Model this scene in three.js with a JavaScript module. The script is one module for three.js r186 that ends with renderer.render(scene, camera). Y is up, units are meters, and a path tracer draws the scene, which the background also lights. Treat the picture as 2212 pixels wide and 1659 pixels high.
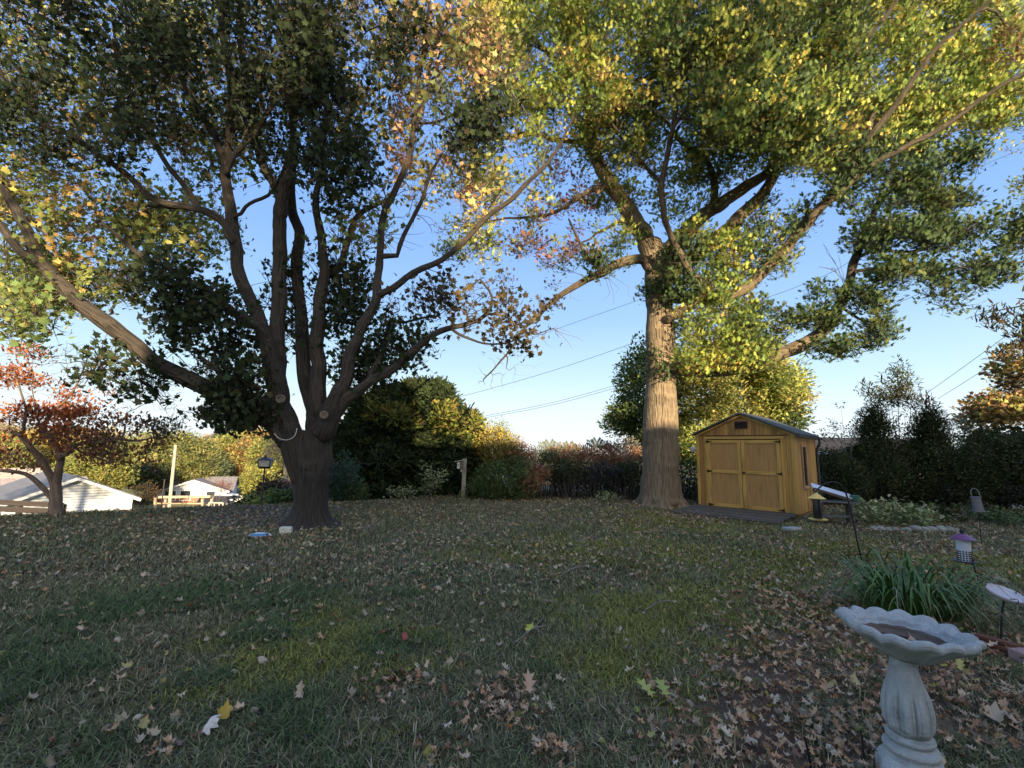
import * as THREE from 'three';
import { mergeGeometries } from 'three/addons/utils/BufferGeometryUtils.js';
import { RoundedBoxGeometry } from 'three/addons/geometries/RoundedBoxGeometry.js';

// ───────────────────────── camera, sky, sun, exposure ─────────────────────────
const scene = new THREE.Scene();
const EYE = 1.5, F = 990, CX = 1106, CY = 829.5;               // photo measured on a 2212 x 1659 grid
const camera = new THREE.PerspectiveCamera(2 * Math.atan(CY / F) * 180 / Math.PI, 4 / 3, 0.05, 1500);
camera.position.set(0, EYE, 0);
camera.rotation.set(8.3 * Math.PI / 180, 0, 1.08 * Math.PI / 180, 'YXZ');
camera.updateMatrixWorld(true);
const SUN = new THREE.Vector3(0.314, 0.272, 0.91).normalize();  // low, behind the viewer and to the right
const SKY_GAIN = 0.43;
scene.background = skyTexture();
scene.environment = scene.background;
const sun = new THREE.DirectionalLight(new THREE.Color().setRGB(1.0, 0.79, 0.5), 5.0);
sun.position.copy(SUN).multiplyScalar(90); sun.target.position.set(0, 0, -10);
sun.shadow.camera.left = -60; sun.shadow.camera.right = 60; sun.shadow.camera.top = 60; sun.shadow.camera.bottom = -60; sun.shadow.camera.far = 260;
sun.shadow.mapSize.set(4096, 4096);
scene.add(sun, sun.target);
const renderer = new THREE.WebGLRenderer({ antialias: true });
renderer.toneMapping = THREE.LinearToneMapping;
renderer.toneMappingExposure = 2.75;
renderer.shadowMap.enabled = true;

function skyTexture() {
  const w = 512, h = 256, d = new Float32Array(w * h * 4);
  const stops = [[0, .88, .95, .97], [4, .80, .92, .98], [9, .58, .81, .97], [16, .37, .60, .94], [25, .26, .47, .91], [42, .21, .40, .87], [90, .16, .32, .76]];
  for (let j = 0; j < h; j++) {
    const el = ((j + .5) / h - .5) * 180;
    let c = [.30, .31, .27];
    if (el > 0) for (let k = 0; k < stops.length - 1; k++) {
      const a = stops[k], b = stops[k + 1];
      if (el >= a[0] && el <= b[0]) { let t = (el - a[0]) / (b[0] - a[0]); c = [1, 2, 3].map(i => a[i] + (b[i] - a[i]) * t); }
    }
    for (let i = 0; i < w; i++) {
      const az = ((i + .5) / w - .5) * 2 * Math.PI, e = el * Math.PI / 180;
      const x = Math.cos(e) * Math.cos(az), y = Math.sin(e), z = Math.cos(e) * Math.sin(az);
      const cs = x * SUN.x + y * SUN.y + z * SUN.z, glow = el > 0 ? 2.6 * Math.exp((cs - 1) * 6) : 0;   // aureole round the sun, broadened and warmed to brighten the shaded lawn
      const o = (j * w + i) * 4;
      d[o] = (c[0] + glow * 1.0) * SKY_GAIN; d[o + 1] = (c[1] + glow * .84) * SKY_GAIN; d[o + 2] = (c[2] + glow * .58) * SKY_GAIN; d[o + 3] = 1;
    }
  }
  const t = new THREE.DataTexture(d, w, h, THREE.RGBAFormat, THREE.FloatType);
  t.mapping = THREE.EquirectangularReflectionMapping; t.magFilter = t.minFilter = THREE.LinearFilter; t.needsUpdate = true;
  return t;
}

// ───────────────────────── helpers ─────────────────────────
function RNG(s) { let a = s >>> 0; return () => { a = (a + 0x6d2b79f5) | 0; let t = Math.imul(a ^ (a >>> 15), 1 | a); t = (t + Math.imul(t ^ (t >>> 7), 61 | t)) ^ t; return ((t ^ (t >>> 14)) >>> 0) / 4294967296; }; }
const V = (x, y, z) => new THREE.Vector3(x, y, z);
const clamp = (x, a = 0, b = 1) => Math.min(b, Math.max(a, x)), lerp = (a, b, t) => a + (b - a) * t, sstep = (a, b, x) => { const t = clamp((x - a) / (b - a)); return t * t * (3 - 2 * t); };
function hash2(i, j) { let h = Math.imul(i | 0, 374761393) + Math.imul(j | 0, 668265263) | 0; h = Math.imul(h ^ (h >>> 13), 1274126177); return ((h ^ (h >>> 16)) >>> 0) / 4294967296; }
function vnoise(x, y, px = 0, py = 0) {                            // value noise, periodic when px, py are given
  const i = Math.floor(x), j = Math.floor(y), u = x - i, v = y - j, s = u * u * (3 - 2 * u), t = v * v * (3 - 2 * v);
  const m = (a, p) => p ? ((a % p) + p) % p : a;
  const a = hash2(m(i, px), m(j, py)), b = hash2(m(i + 1, px), m(j, py)), c = hash2(m(i, px), m(j + 1, py)), d = hash2(m(i + 1, px), m(j + 1, py));
  return lerp(lerp(a, b, s), lerp(c, d, s), t);
}
function fbm(x, y, px, py, oct = 4) { let s = 0, a = .5, n = 0; for (let k = 0; k < oct; k++) { s += a * vnoise(x + k * 17.3 * (px ? 0 : 1), y + k * 9.1 * (px ? 0 : 1), px, py); n += a; a *= .5; x *= 2; y *= 2; px = px ? px * 2 : 0; py = py ? py * 2 : 0; } return s / n; }
const noise3 = (p, s) => (vnoise(p.x * s + 7.1, p.y * s + 3.7) + vnoise(p.y * s + 31.3, p.z * s + 11.9) + vnoise(p.z * s + 5.3, p.x * s + 23.1)) / 3;

// a pixel of the photo (2212 grid) at a forward distance z, or on the ground
const camQ = camera.quaternion.clone();
const rayOf = (x, y) => V((x - CX) / F, -(y - CY) / F, -1).applyQuaternion(camQ);
const P = (x, y, z) => { const d = rayOf(x, y); return d.multiplyScalar(z / -d.z).add(V(0, EYE, 0)); };
function G(x, y) { const d = rayOf(x, y); for (let t = 1; t < 260; t += t < 30 ? .02 : .2) { const p = d.clone().multiplyScalar(t); if (EYE + p.y < groundY(p.x, p.z)) return V(p.x, groundY(p.x, p.z), p.z); } return d.multiplyScalar(260).add(V(0, EYE, 0)); }
// the ground: a level lawn whose far left edge drops into a valley with a wooded rise beyond
function groundY(x, z) {
  const s = (x + 10.3) * -.515 + (z + 9.2) * -.858;
  const side = sstep(-.13, -.36, x / Math.max(.1, -z)) * (z < 0 ? 1 : 0);
  let y = s > 0 ? -8.2 * (1 - Math.exp(-s * s / (s + 2.2) / 21)) * side : 0;
  const far = Math.hypot(x, z);
  y += 9 * sstep(110, 330, far) * side - (far > 17 ? .9 * sstep(17, 40, far) * (1 - side) : 0);
  return y + (far < 40 ? .05 * (fbm(x * .35 + 9, z * .35 + 4, 0, 0, 3) - .5) : 0);
}
const names = {};
function numbered(n) { const k = names[n] = (names[n] ?? -1) + 1; return k ? n + '_' + String(k).padStart(3, '0') : n; }
function tag(o, label, category, group) { if (label) o.userData.label = label; if (category) o.userData.category = category; if (group) o.userData.group = group; return o; }
function thing(name, label, category, pos, ry = 0, group) { const g = new THREE.Group(); g.name = numbered(name); if (pos) g.position.copy(pos); g.rotation.y = ry; tag(g, label, category, group); scene.add(g); return g; }
function obj(name, geo, mat, parent, label) { const m = new THREE.Mesh(Array.isArray(geo) ? join(geo) : geo, mat); m.name = parent ? name : numbered(name); if (label) m.userData.label = label; (parent || scene).add(m); return m; }
function join(list) {
  const all = list.map(g => g.index ? g : (g.setIndex([...Array(g.attributes.position.count).keys()]), g));
  const col = all.some(g => g.attributes.color);
  for (const g of all) {
    const n = g.attributes.position.count;
    if (!g.attributes.uv) g.setAttribute('uv', new THREE.BufferAttribute(new Float32Array(n * 2), 2));
    if (!g.attributes.normal) g.computeVertexNormals();
    if (col && !g.attributes.color) g.setAttribute('color', new THREE.BufferAttribute(new Float32Array(n * 3).fill(1), 3));
    for (const k of Object.keys(g.attributes)) if (!['position', 'normal', 'uv', 'color'].includes(k)) g.deleteAttribute(k);
  }
  return all.length === 1 ? all[0] : mergeGeometries(all);
}
function copies(name, geo, mat, mats, cols, parent) {
  const m = new THREE.InstancedMesh(geo, mat, mats.length);
  mats.forEach((x, i) => { m.setMatrixAt(i, x); if (cols) m.setColorAt(i, cols[i]); });
  m.name = parent ? name : numbered(name); m.userData.kind = 'stuff'; (parent || scene).add(m); return m;
}
const C = (r, g, b) => new THREE.Color().setRGB(r, g, b);
const mat = (c, rough = .8, o = {}) => new THREE.MeshStandardMaterial({ color: C(...c), roughness: rough, ...o });
function tex(w, h, fn, srgb = true, rep) {
  const d = new Uint8Array(w * h * 4);
  for (let j = 0; j < h; j++) for (let i = 0; i < w; i++) { const c = fn(i / w, j / h), o = (j * w + i) * 4; for (let k = 0; k < 3; k++) { let v = clamp(Array.isArray(c) ? c[k] : c); if (srgb) v = v < .0031308 ? v * 12.92 : 1.055 * v ** (1 / 2.4) - .055; d[o + k] = v * 255; } d[o + 3] = 255; }
  const t = new THREE.DataTexture(d, w, h); t.wrapS = t.wrapT = THREE.RepeatWrapping; t.magFilter = THREE.LinearFilter; t.minFilter = THREE.LinearMipmapLinearFilter; t.generateMipmaps = true;
  if (srgb) t.colorSpace = THREE.SRGBColorSpace; if (rep) t.repeat.set(...rep); t.needsUpdate = true; return t;
}
// box with softened edges; uv in metres with v along the grain
function bx(w, h, d, x = 0, y = 0, z = 0, o = {}) {
  const r = Math.min(o.r ?? .006, w * .3, h * .3, d * .3);
  const g = r > 0 ? new RoundedBoxGeometry(w, h, d, 1, r) : new THREE.BoxGeometry(w, h, d);
  const p = g.attributes.position, n = g.attributes.normal, uv = new Float32Array(p.count * 2);
  const gi = o.g ? 'xyz'.indexOf(o.g) : [w, h, d].indexOf(Math.max(w, h, d)), off = hash2(Math.round((x + w) * 977), Math.round((y + z + h) * 733)) * 5;
  for (let i = 0; i < p.count; i++) {
    const N = [Math.abs(n.getX(i)), Math.abs(n.getY(i)), Math.abs(n.getZ(i))], k = N.indexOf(Math.max(...N)), c = [p.getX(i), p.getY(i), p.getZ(i)];
    const rest = [0, 1, 2].filter(a => a !== k), v = rest.includes(gi) ? gi : rest[1], u = rest.find(a => a !== v);
    uv[2 * i] = c[u] + off; uv[2 * i + 1] = c[v] + off * 1.7;
  }
  g.setAttribute('uv', new THREE.BufferAttribute(uv, 2));
  if (o.rx) g.rotateX(o.rx); if (o.rz) g.rotateZ(o.rz); if (o.ry) g.rotateY(o.ry);
  return g.translate(x, y, z);
}
function cyl(r0, r1, h, x, y, z, n = 14, open = false) { return new THREE.CylinderGeometry(r1, r0, h, n, 1, open).translate(x, y + h / 2, z); }
function lathe(pts, n = 32) { return new THREE.LatheGeometry(pts.map(p => new THREE.Vector2(p[0], p[1])), n); }
function pipe(pts, r, seg = 24, n = 7, closed = false) { return new THREE.TubeGeometry(new THREE.CatmullRomCurve3(pts, closed), seg, r, n, closed); }
// tube along points with a radius for each; uv in metres round and along
function taper(pts, rad, n, v0 = 0, rf, ageShade) {            // tone of thin wood: pale by age and painted sun, dark by painted shade
  const m = pts.length, pos = [], nor = [], uv = [], idx = [], col = [];
  let T = V(0, 0, 0), N = null, len = v0;
  const turns = Math.max(1, Math.round(2 * Math.PI * rad[0]));
  for (let i = 0; i < m; i++) {
    const a = pts[Math.max(0, i - 1)], b = pts[Math.min(m - 1, i + 1)];
    T.subVectors(b, a).normalize();
    if (!N) { N = Math.abs(T.y) < .9 ? V(0, 1, 0) : V(1, 0, 0); N.crossVectors(N, T).normalize(); } else { N.addScaledVector(T, -N.dot(T)).normalize(); }
    const B = V(0, 0, 0).crossVectors(T, N);
    if (i) len += pts[i].distanceTo(pts[i - 1]);
    for (let k = 0; k <= n; k++) {
      const th = k / n * 2 * Math.PI, c = Math.cos(th), s = Math.sin(th), r = rad[i] * (rf ? rf(th, i / (m - 1), pts[i].y) : 1);
      const dx = N.x * c + B.x * s, dy = N.y * c + B.y * s, dz = N.z * c + B.z * s;
      pos.push(pts[i].x + dx * r, pts[i].y + dy * r, pts[i].z + dz * r); nor.push(dx, dy, dz); uv.push(k / n * turns, len); if (ageShade) { const y = lerp(ageShade, 1, sstep(.05, .22, rad[i])); col.push(y, y, y); }
      if (i && k < n) { const q = (i - 1) * (n + 1) + k, w = q + n + 1; idx.push(q, q + 1, w, q + 1, w + 1, w); }
    }
  }
  const g = new THREE.BufferGeometry();
  g.setAttribute('position', new THREE.Float32BufferAttribute(pos, 3)); g.setAttribute('normal', new THREE.Float32BufferAttribute(nor, 3)); g.setAttribute('uv', new THREE.Float32BufferAttribute(uv, 2)); g.setIndex(idx); if (ageShade) g.setAttribute('color', new THREE.Float32BufferAttribute(col, 3));
  if (rf) { g.computeVertexNormals(); const nn = g.attributes.normal; for (let i = 0; i < m; i++) { const a = i * (n + 1), b = a + n, x = nn.getX(a) + nn.getX(b), y = nn.getY(a) + nn.getY(b), z = nn.getZ(a) + nn.getZ(b), l = Math.hypot(x, y, z) || 1; nn.setXYZ(a, x / l, y / l, z / l); nn.setXYZ(b, x / l, y / l, z / l); } }
  return g;
}
function noisy(g, amp, s, seed = 0) { const p = g.attributes.position, q = V(0, 0, 0); for (let i = 0; i < p.count; i++) { q.fromBufferAttribute(p, i); const n = noise3(V(q.x + seed, q.y, q.z), s) - .5; const d = q.clone().normalize().multiplyScalar(n * amp); p.setXYZ(i, q.x + d.x, q.y + d.y, q.z + d.z); } g.computeVertexNormals(); return g; }

// ───────────────────────── materials ─────────────────────────
const ridge = (u, v, a, b) => { const w = fbm(u * 6, v * 3, 6, 3, 2) * .5; return 1 - Math.abs(2 * vnoise(u * a + w * a * .12 * 0, (v + w * .3) * b, a, b) - 1); };
const barkH = (u, v) => .6 * ridge(u, v, 22, 3) + .28 * ridge(u, v, 45, 7) + .15 * fbm(u * 48, v * 30, 48, 30, 2);
const barkTex = tex(512, 512, (u, v) => { const h = barkH(u, v), k = .3 + .95 * h * (.7 + .6 * fbm(u * 5, v * 5, 5, 5, 3)); return [k * .62, k * .59, k * .55]; });
const barkBump = tex(512, 512, (u, v) => barkH(u, v), false);
const bark = (c, bump = .018) => mat(c, .92, { vertexColors: true, map: barkTex, bumpMap: barkBump, bumpScale: bump });
const M = {
  mapleBark: bark([.062, .051, .04], .05), oakBark: bark([.36, .285, .19], .05), twig: mat([.10, .08, .062], .9), greyTwig: mat([.2, .17, .14], .9), dogBark: bark([.33, .25, .2], .015),
  black: mat([.012, .012, .013], .45, { metalness: .3 }), iron: mat([.02, .02, .021], .55, { metalness: .4 }),
  white: mat([.74, .73, .7], .6), offwhite: mat([.62, .62, .6], .6),
};
const grainF = (u, v) => { const w = fbm(u * 4, v * 2, 4, 2, 3); return .5 * fbm(u * 60 + 0, v * 2, 60, 2, 3) + .25 * fbm(u * 160, v * 6, 160, 6, 2) + .25 * w; };
const woodTex = tex(512, 512, (u, v) => { const g = grainF(u, v), k = .3 + 1.35 * g; return [k * .95, k * .92, k * .84]; });
const woodBump = tex(512, 512, (u, v) => grainF(u, v), false);
const wood = (c, rough = .75, bump = .0015) => mat(c, rough, { map: woodTex, bumpMap: woodBump, bumpScale: bump });
const stoneTex = tex(512, 512, (u, v) => { const a = fbm(u * 6, v * 6, 6, 6, 5), b = fbm(u * 70, v * 70, 70, 70, 2), st = sstep(.52, .75, fbm(u * 4 + .0, v * 7, 4, 7, 4)); const k = (.72 + .45 * a) * (.86 + .28 * b) * (1 - .35 * st); return [k * .93, k * .95, k * .93]; });
const stoneBump = tex(512, 512, (u, v) => .6 * fbm(u * 60, v * 60, 60, 60, 3) + .4 * fbm(u * 14, v * 14, 14, 14, 3), false);
const shingle = tex(512, 512, (u, v) => { const row = Math.floor(v * 8), c = Math.floor(u * 6 + (row % 2) * .5), e = (v * 8) % 1; const k = (.75 + .4 * hash2(c % 6, row)) * (.8 + .4 * fbm(u * 60, v * 60, 60, 60, 2)) * (e < .12 ? .6 : 1); return [k, k, k]; });
const leafMat = (t = .35, rough = .75) => new THREE.MeshPhysicalMaterial({ color: C(1, 1, 1), vertexColors: true, roughness: rough, transmission: t, thickness: 0, side: THREE.DoubleSide, specularIntensity: .5 });
const LM = leafMat(.34, .8), LM2 = leafMat(.2, .8), DRY = leafMat(.08, .85), GRASS = leafMat(.18, .8);

// ───────────────────────── leaves ─────────────────────────
function leaf(half, fold = .12, curl = .15, cy = .4) {
  const o = [...half, ...half.slice(1, -1).reverse().map(p => [-p[0], p[1]])], n = o.length, pos = [0, cy, 0], idx = [];
  for (const [x, y] of o) pos.push(x, y, fold * Math.abs(x) - curl * (y - cy) ** 2);
  for (let i = 0; i < n; i++) idx.push(0, 1 + i, 1 + (i + 1) % n);
  const g = new THREE.BufferGeometry(); g.setAttribute('position', new THREE.Float32BufferAttribute(pos, 3)); g.setIndex(idx); g.computeVertexNormals();
  return g;
}
// a dry leaf rolled across (radius a) and along (radius b); negative rolls the other way
function curled(half, cy, a, b) {
  const o = [...half, ...half.slice(1, -1).reverse().map(p => [-p[0], p[1]])], n = o.length, pos = [], idx = [];
  const put = (x, y) => { y -= cy; const ax = Math.abs(a), ab = Math.abs(b), u = x / ax, v = y / ab; pos.push(ax * Math.sin(u), ab * Math.sin(v) + cy, Math.sign(a) * ax * (1 - Math.cos(u)) + Math.sign(b) * ab * (1 - Math.cos(v)) + .04 * Math.sin(9 * x + 7 * y)); };
  put(0, cy); for (const s of [.5, 1]) for (const [x, y] of o) put(x * s, cy + (y - cy) * s);
  for (let i = 0; i < n; i++) { const j = (i + 1) % n; idx.push(0, 1 + i, 1 + j, 1 + i, 1 + n + i, 1 + j, 1 + j, 1 + n + i, 1 + n + j); }
  const g = new THREE.BufferGeometry(); g.setAttribute('position', new THREE.Float32BufferAttribute(pos, 3)); g.setIndex(idx); g.computeVertexNormals(); return g;
}
const MAPLE = [[0, 0], [.2, -.07], [.4, .0], [.3, .17], [.62, .4], [.36, .44], [.27, .62], [.15, .6], [0, 1]];
const OAK = [[0, 0], [.07, .14], [.29, .12], [.1, .29], [.42, .44], [.12, .52], [.33, .77], [.08, .74], [0, 1]];
const OVAL = [[0, 0], [.2, .2], [.26, .45], [.16, .76], [0, 1]];
const LANCE = [[0, 0], [.1, .25], [.1, .55], [0, 1]];
const leafG = { maple: leaf(MAPLE, .15, .25, .34), oak: leaf(OAK, .2, .2, .42), oval: leaf(OVAL, .25, .3), lance: leaf(LANCE, .2, .35), dryOak: curled(OAK, .42, .3, .75), dryOak2: curled(OAK, .42, -.22, .5), dryMaple: curled(MAPLE, .34, .36, .7), dryMaple2: curled(MAPLE, .34, -.3, -.55) };
function paint(g, k) { const n = g.attributes.position.count, a = new Float32Array(n * 3); for (let i = 0; i < n; i++) a.set(typeof k === 'number' ? [k, k, k] : k, i * 3); g.setAttribute('color', new THREE.BufferAttribute(a, 3)); return g; }
for (const k in leafG) paint(leafG[k], 1);
const Q = new THREE.Quaternion(), E = new THREE.Euler();
const at = (p, rx, ry, rz, s, order = 'YXZ') => new THREE.Matrix4().compose(p, new THREE.Quaternion().setFromEuler(E.set(rx, ry, rz, order)), s.isVector3 ? s : V(s, s, s));
// a sprig: leaves spread round a point, mostly facing up and hanging a little
function sprigPlan(n, R, size, seed, hang = .5, flat = .6) {
  const r = RNG(seed), out = [];
  for (let i = 0; i < n; i++) {
    const a = r() * 6.283, d = R * Math.sqrt(r()), p = V(Math.cos(a) * d, (r() - .5) * 2 * R * flat, Math.sin(a) * d);
    out.push({ m: at(p, -Math.PI / 2 + hang + (r() - .5) * 1.5, -a + Math.PI / 2 + Math.PI + (r() - .5) * 1.6, (r() - .5) * 1.2, size * (.7 + .55 * r())), k: .72 + .5 * r() });
  }
  return out;
}
const sprig = (geo, plan, woody) => join([...plan.map(l => paint(geo.clone(), l.k).applyMatrix4(l.m)), ...(woody ? plan.map((l, i) => { const e = V(0, 0, 0).setFromMatrixPosition(l.m), g = new THREE.BufferGeometry(), q = i % 3 ? e.clone().multiplyScalar(.35).add(V(0, -.02, 0)) : V(0, 0, 0), w = .007; g.setAttribute('position', new THREE.Float32BufferAttribute([q.x - w, q.y, q.z, q.x + w, q.y, q.z, e.x, e.y, e.z, q.x, q.y - w, q.z - w, q.x, q.y + w, q.z + w, e.x, e.y, e.z], 3)); g.setIndex([0, 1, 2, 3, 4, 5]); g.computeVertexNormals(); return paint(g, [.4, .28, .5]); }) : [])]);
const SPRIGS = {};
function sprigs(kind, n, R, size, hang, flat) { const key = [kind, n, R, size, hang, flat].join(); return SPRIGS[key] ??= [1, 2, 3].map(s => sprig(leafG[kind], sprigPlan(n, R, size, s * 91 + n, hang, flat))); }
// scale-leaf spray of an evergreen
const needle = (() => { const r = RNG(5), l = []; for (let i = 0; i < 22; i++) { const a = r() * 6.283, e = (r() - .25) * 1.6, g = new THREE.PlaneGeometry(.035, .2, 1, 1).translate(0, .1, 0); paint(g, .65 + .6 * r()); g.rotateY(r() * 3); g.rotateX(1.57 - e); g.rotateY(a); l.push(g.translate((r() - .5) * .08, (r() - .5) * .08, (r() - .5) * .08)); } return join(l); })();
const pick = (r, pal) => { let t = r() * pal.reduce((s, p) => s + p[3], 0); for (const p of pal) if ((t -= p[3]) <= 0) { const k = .8 + .4 * r(); return C(p[0] * k, p[1] * k, p[2] * k); } return C(...pal[0]); };
function scatter(name, variants, m, list, parent) { variants.forEach((g, v) => { const l = list.filter((_, i) => i % variants.length === v); if (l.length) copies(name, g, m, l.map(x => x.m), l.map(x => x.c), parent); }); }
// ───────────────────────── trees ─────────────────────────
class Skeleton {
  constructor(seed) { this.p = []; this.par = []; this.r = []; this.twig = []; this.main = []; this.rnd = RNG(seed); }
  add(p, par, r, ok = true, main = true) { this.p.push(p); this.par.push(par); this.r.push(r); this.twig.push(ok); this.main.push(main); return this.p.length - 1; }
  nearest(q, any) { let b = -1, bd = 1e9; for (let i = 0; i < this.p.length; i++) { if (!any && !this.twig[i]) continue; const a = this.p[i], d = (a.x - q.x) ** 2 + (a.y - q.y) ** 2 + (a.z - q.z) ** 2; if (d < bd) { bd = d; b = i; } } return b; }
  // a limb read off the photo: x, y, width triples, running from depth z0 to z1
  limb(a, z0, z1, ok = true, wob = .03) {
    const pts = [], w = [], n = a.length / 3; let cum = [0];
    for (let i = 1; i < n; i++) cum.push(cum[i - 1] + Math.hypot(a[3 * i] - a[3 * i - 3], a[3 * i + 1] - a[3 * i - 2]));
    for (let i = 0; i < n; i++) { const t = cum[i] / cum[n - 1], z = lerp(z0, z1, t); pts.push(P(a[3 * i], a[3 * i + 1], z)); w.push(a[3 * i + 2] / 2 * z / F * (this.thin ?? .95)); }
    return this.path(pts, w, ok, wob);
  }
  path(pts, w, ok = true, wob = .03) {
    const c = new THREE.CatmullRomCurve3(pts), L = c.getLength(), m = Math.max(3, Math.ceil(L / .16)), n = pts.length - 1, ids = [];
    let par = this.p.length ? this.nearest(pts[0], true) : -1;
    const sd = this.rnd() * 50;
    for (let i = 0; i <= m; i++) {
      const t = i / m, p = c.getPoint(t), k = Math.min(n - 1, Math.floor(t * n)), r = lerp(w[k], w[k + 1], t * n - k) * (1 + .16 * (vnoise(sd + i * .6, 3.3) - .5));
      if (i) p.add(V(vnoise(sd + i * .35, 1) - .5, vnoise(sd + i * .35, 2) - .5, vnoise(sd + i * .35, 3) - .5).multiplyScalar(wob * 2));
      par = this.add(p, par, r, ok === true ? true : ok === false ? false : t > ok); ids.push(par);
    }
    return ids;
  }
  dir(i) { const a = this.par[i]; return a < 0 ? V(0, 1, 0) : this.p[i].clone().sub(this.p[a]).normalize(); }
  // twigs that reach every point of the list from the wood nearest to it
  grow(list) {
    const d0 = list.map(q => { const i = this.nearest(q.p); return [q, this.p[i].distanceTo(q.p)]; }).sort((a, b) => a[1] - b[1]);
    for (const [q] of d0) {
      let i = this.nearest(q.p), L = this.p[i].distanceTo(q.p);
      if (L < .05) continue;
      for (let k = 0; k < 4 && this.par[i] >= 0 && this.twig[this.par[i]] && L > .3; k++) i = this.par[i];        // leave the wood at a slant
      L = this.p[i].distanceTo(q.p);
      const a = this.p[i], D = this.dir(i), u = q.p.clone().sub(a).normalize(), n = Math.max(2, Math.ceil(L / .22));
      const b = a.clone().addScaledVector(D, L * .22).addScaledVector(u, L * .16), e = q.p.clone().addScaledVector(u, -L * .3).add(V((this.rnd() - .5) * .25 * L, (this.rnd() - .15) * .22 * L, (this.rnd() - .5) * .25 * L));
      const c = new THREE.CubicBezierCurve3(a, b, e, q.p); let par = i;
      for (let k = 1; k <= n; k++) par = this.add(c.getPoint(k / n).add(V(this.rnd() - .5, this.rnd() - .5, this.rnd() - .5).multiplyScalar(k < n ? .05 * Math.min(1, L) : 0)), par, 0, true, false);
      q.node = par;
    }
  }
  // { thick, thin } geometry
  wood(thin = .0042, pow = .47, ageShade = 1.0001) {
    const n = this.p.length, kids = Array.from({ length: n }, () => []), cnt = new Float32Array(n);
    for (let i = n - 1; i >= 0; i--) { if (!cnt[i]) cnt[i] = 1; const a = this.par[i]; if (a >= 0) { cnt[a] += cnt[i] * (kids[a].length ? 1 : 1) - 0; kids[a].push(i); } }
    // count the ends only
    cnt.fill(0); for (let i = n - 1; i >= 0; i--) { if (!kids[i].length) cnt[i] = 1; if (this.par[i] >= 0) cnt[this.par[i]] += cnt[i]; }
    const rr = this.r.slice(); for (let i = 0; i < n; i++) if (!this.main[i]) { rr[i] = thin * cnt[i] ** pow; const a = this.par[i]; if (a >= 0) rr[i] = Math.min(rr[i], rr[a] * .9); }
    const thick = [], fine = [], seen = new Set();
    const chain = (s, from) => {
      const pts = [], rad = []; if (from >= 0) { pts.push(this.p[from]); rad.push(Math.min(rr[s] * 1.25, rr[from])); }
      let i = s; const todo = [];
      for (;;) { pts.push(this.p[i]); rad.push(rr[i]); const k = kids[i]; if (!k.length) break; const mainKids = k.filter(j => this.main[j]); let best = (this.main[i] && mainKids.includes(i + 1)) ? i + 1 : k.reduce((a, b) => rr[b] > rr[a] ? b : a); for (const j of k) if (j !== best) todo.push([j, i]); i = best; }
      if (!this.main[i]) rad[rad.length - 1] *= .6; else rad[rad.length - 1] *= .8;
      if (pts.length > 1) { const R = Math.max(...rad); (R > .02 ? thick : fine).push(taper(pts, rad, R > .15 ? 16 : R > .06 ? 10 : R > .02 ? 6 : 3, 0, null, ageShade)); }
      return todo;
    };
    const stack = []; for (let i = 0; i < n; i++) if (this.par[i] < 0) stack.push([i, -1]);
    while (stack.length) { const [s, f] = stack.pop(); stack.push(...chain(s, f)); }
    return { thick, fine };
  }
}
// points of a crown: x, y, rx, ry, nearest z, farthest z, how many, palette
function crownPoints(blobs, seed, keep, gap = .44) {
  const r = RNG(seed), out = [];
  for (const [x, y, rx, ry, z0, z1, n, pal] of blobs) for (let i = 0; i < n * 1.35; i++) {
    const a = r() * 6.283, d = Math.sqrt(r()) * (.8 + .35 * r()), z = lerp(z0, z1, r());
    const p = P(x + Math.cos(a) * d * rx, y + Math.sin(a) * d * ry, z);
    if (p.y < .5 || keep && !keep(p)) continue;
    if (pal !== 'bare' && noise3(p, 1.15) * .65 + noise3(p, 2.9) * .35 < gap) { if (r() < .8) continue; }
    out.push({ p, pal });
  }
  return out;
}
// leaves on the points; the nearest ones are pieces of their own
function leafOut(list, kind, o, parent, seed) {
  const r = RNG(seed), plans = [1, 2, 3].map(s => sprigPlan(o.n, o.R, o.size, s * 37 + seed, o.hang, o.flat)), geos = plans.map(p => sprig(leafG[kind], p, true));
  const inView = p => { const q = p.clone().project(camera); return Math.abs(q.x) < 1 && Math.abs(q.y) < 1 && q.z < 1; };
  const cl = list.filter(q => q.pal !== 'bare').map(q => ({ q, v: Math.floor(r() * 3), m: at(q.p, (r() - .5) * .5, r() * 6.283, (r() - .5) * .5, .8 + .45 * r()), c: pick(r, PAL[q.pal || o.pal]), d: inView(q.p) ? q.p.distanceTo(camera.position) : 99 }));
  cl.sort((a, b) => a.d - b.d);
  const single = Math.ceil(300 / o.n), mats = {};
  for (const c of cl.slice(0, single)) for (const l of plans[c.v]) {
    if ((parent.userData.leafCount = (parent.userData.leafCount || 0) + 1) > 300) break;
    const tone = Math.min(3, Math.floor(l.k * 4 - 2.6)), key = [Math.round(c.c.r * 40), Math.round(c.c.g * 40), tone].join(), mm = mats[key] ??= (() => { const x = LM.clone(); x.color.copy(c.c).multiplyScalar(l.k); return x; })();
    const me = new THREE.Mesh(leafG[kind], mm); me.name = 'leaf'; me.applyMatrix4(c.m.clone().multiply(l.m)); parent.add(me);
  }
  delete parent.userData.leafCount;
  geos.forEach((g, v) => { const l = cl.slice(single).filter(c => c.v === v); if (l.length) copies('crown', g, LM, l.map(c => c.m), l.map(c => c.c), parent); });
}
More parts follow.
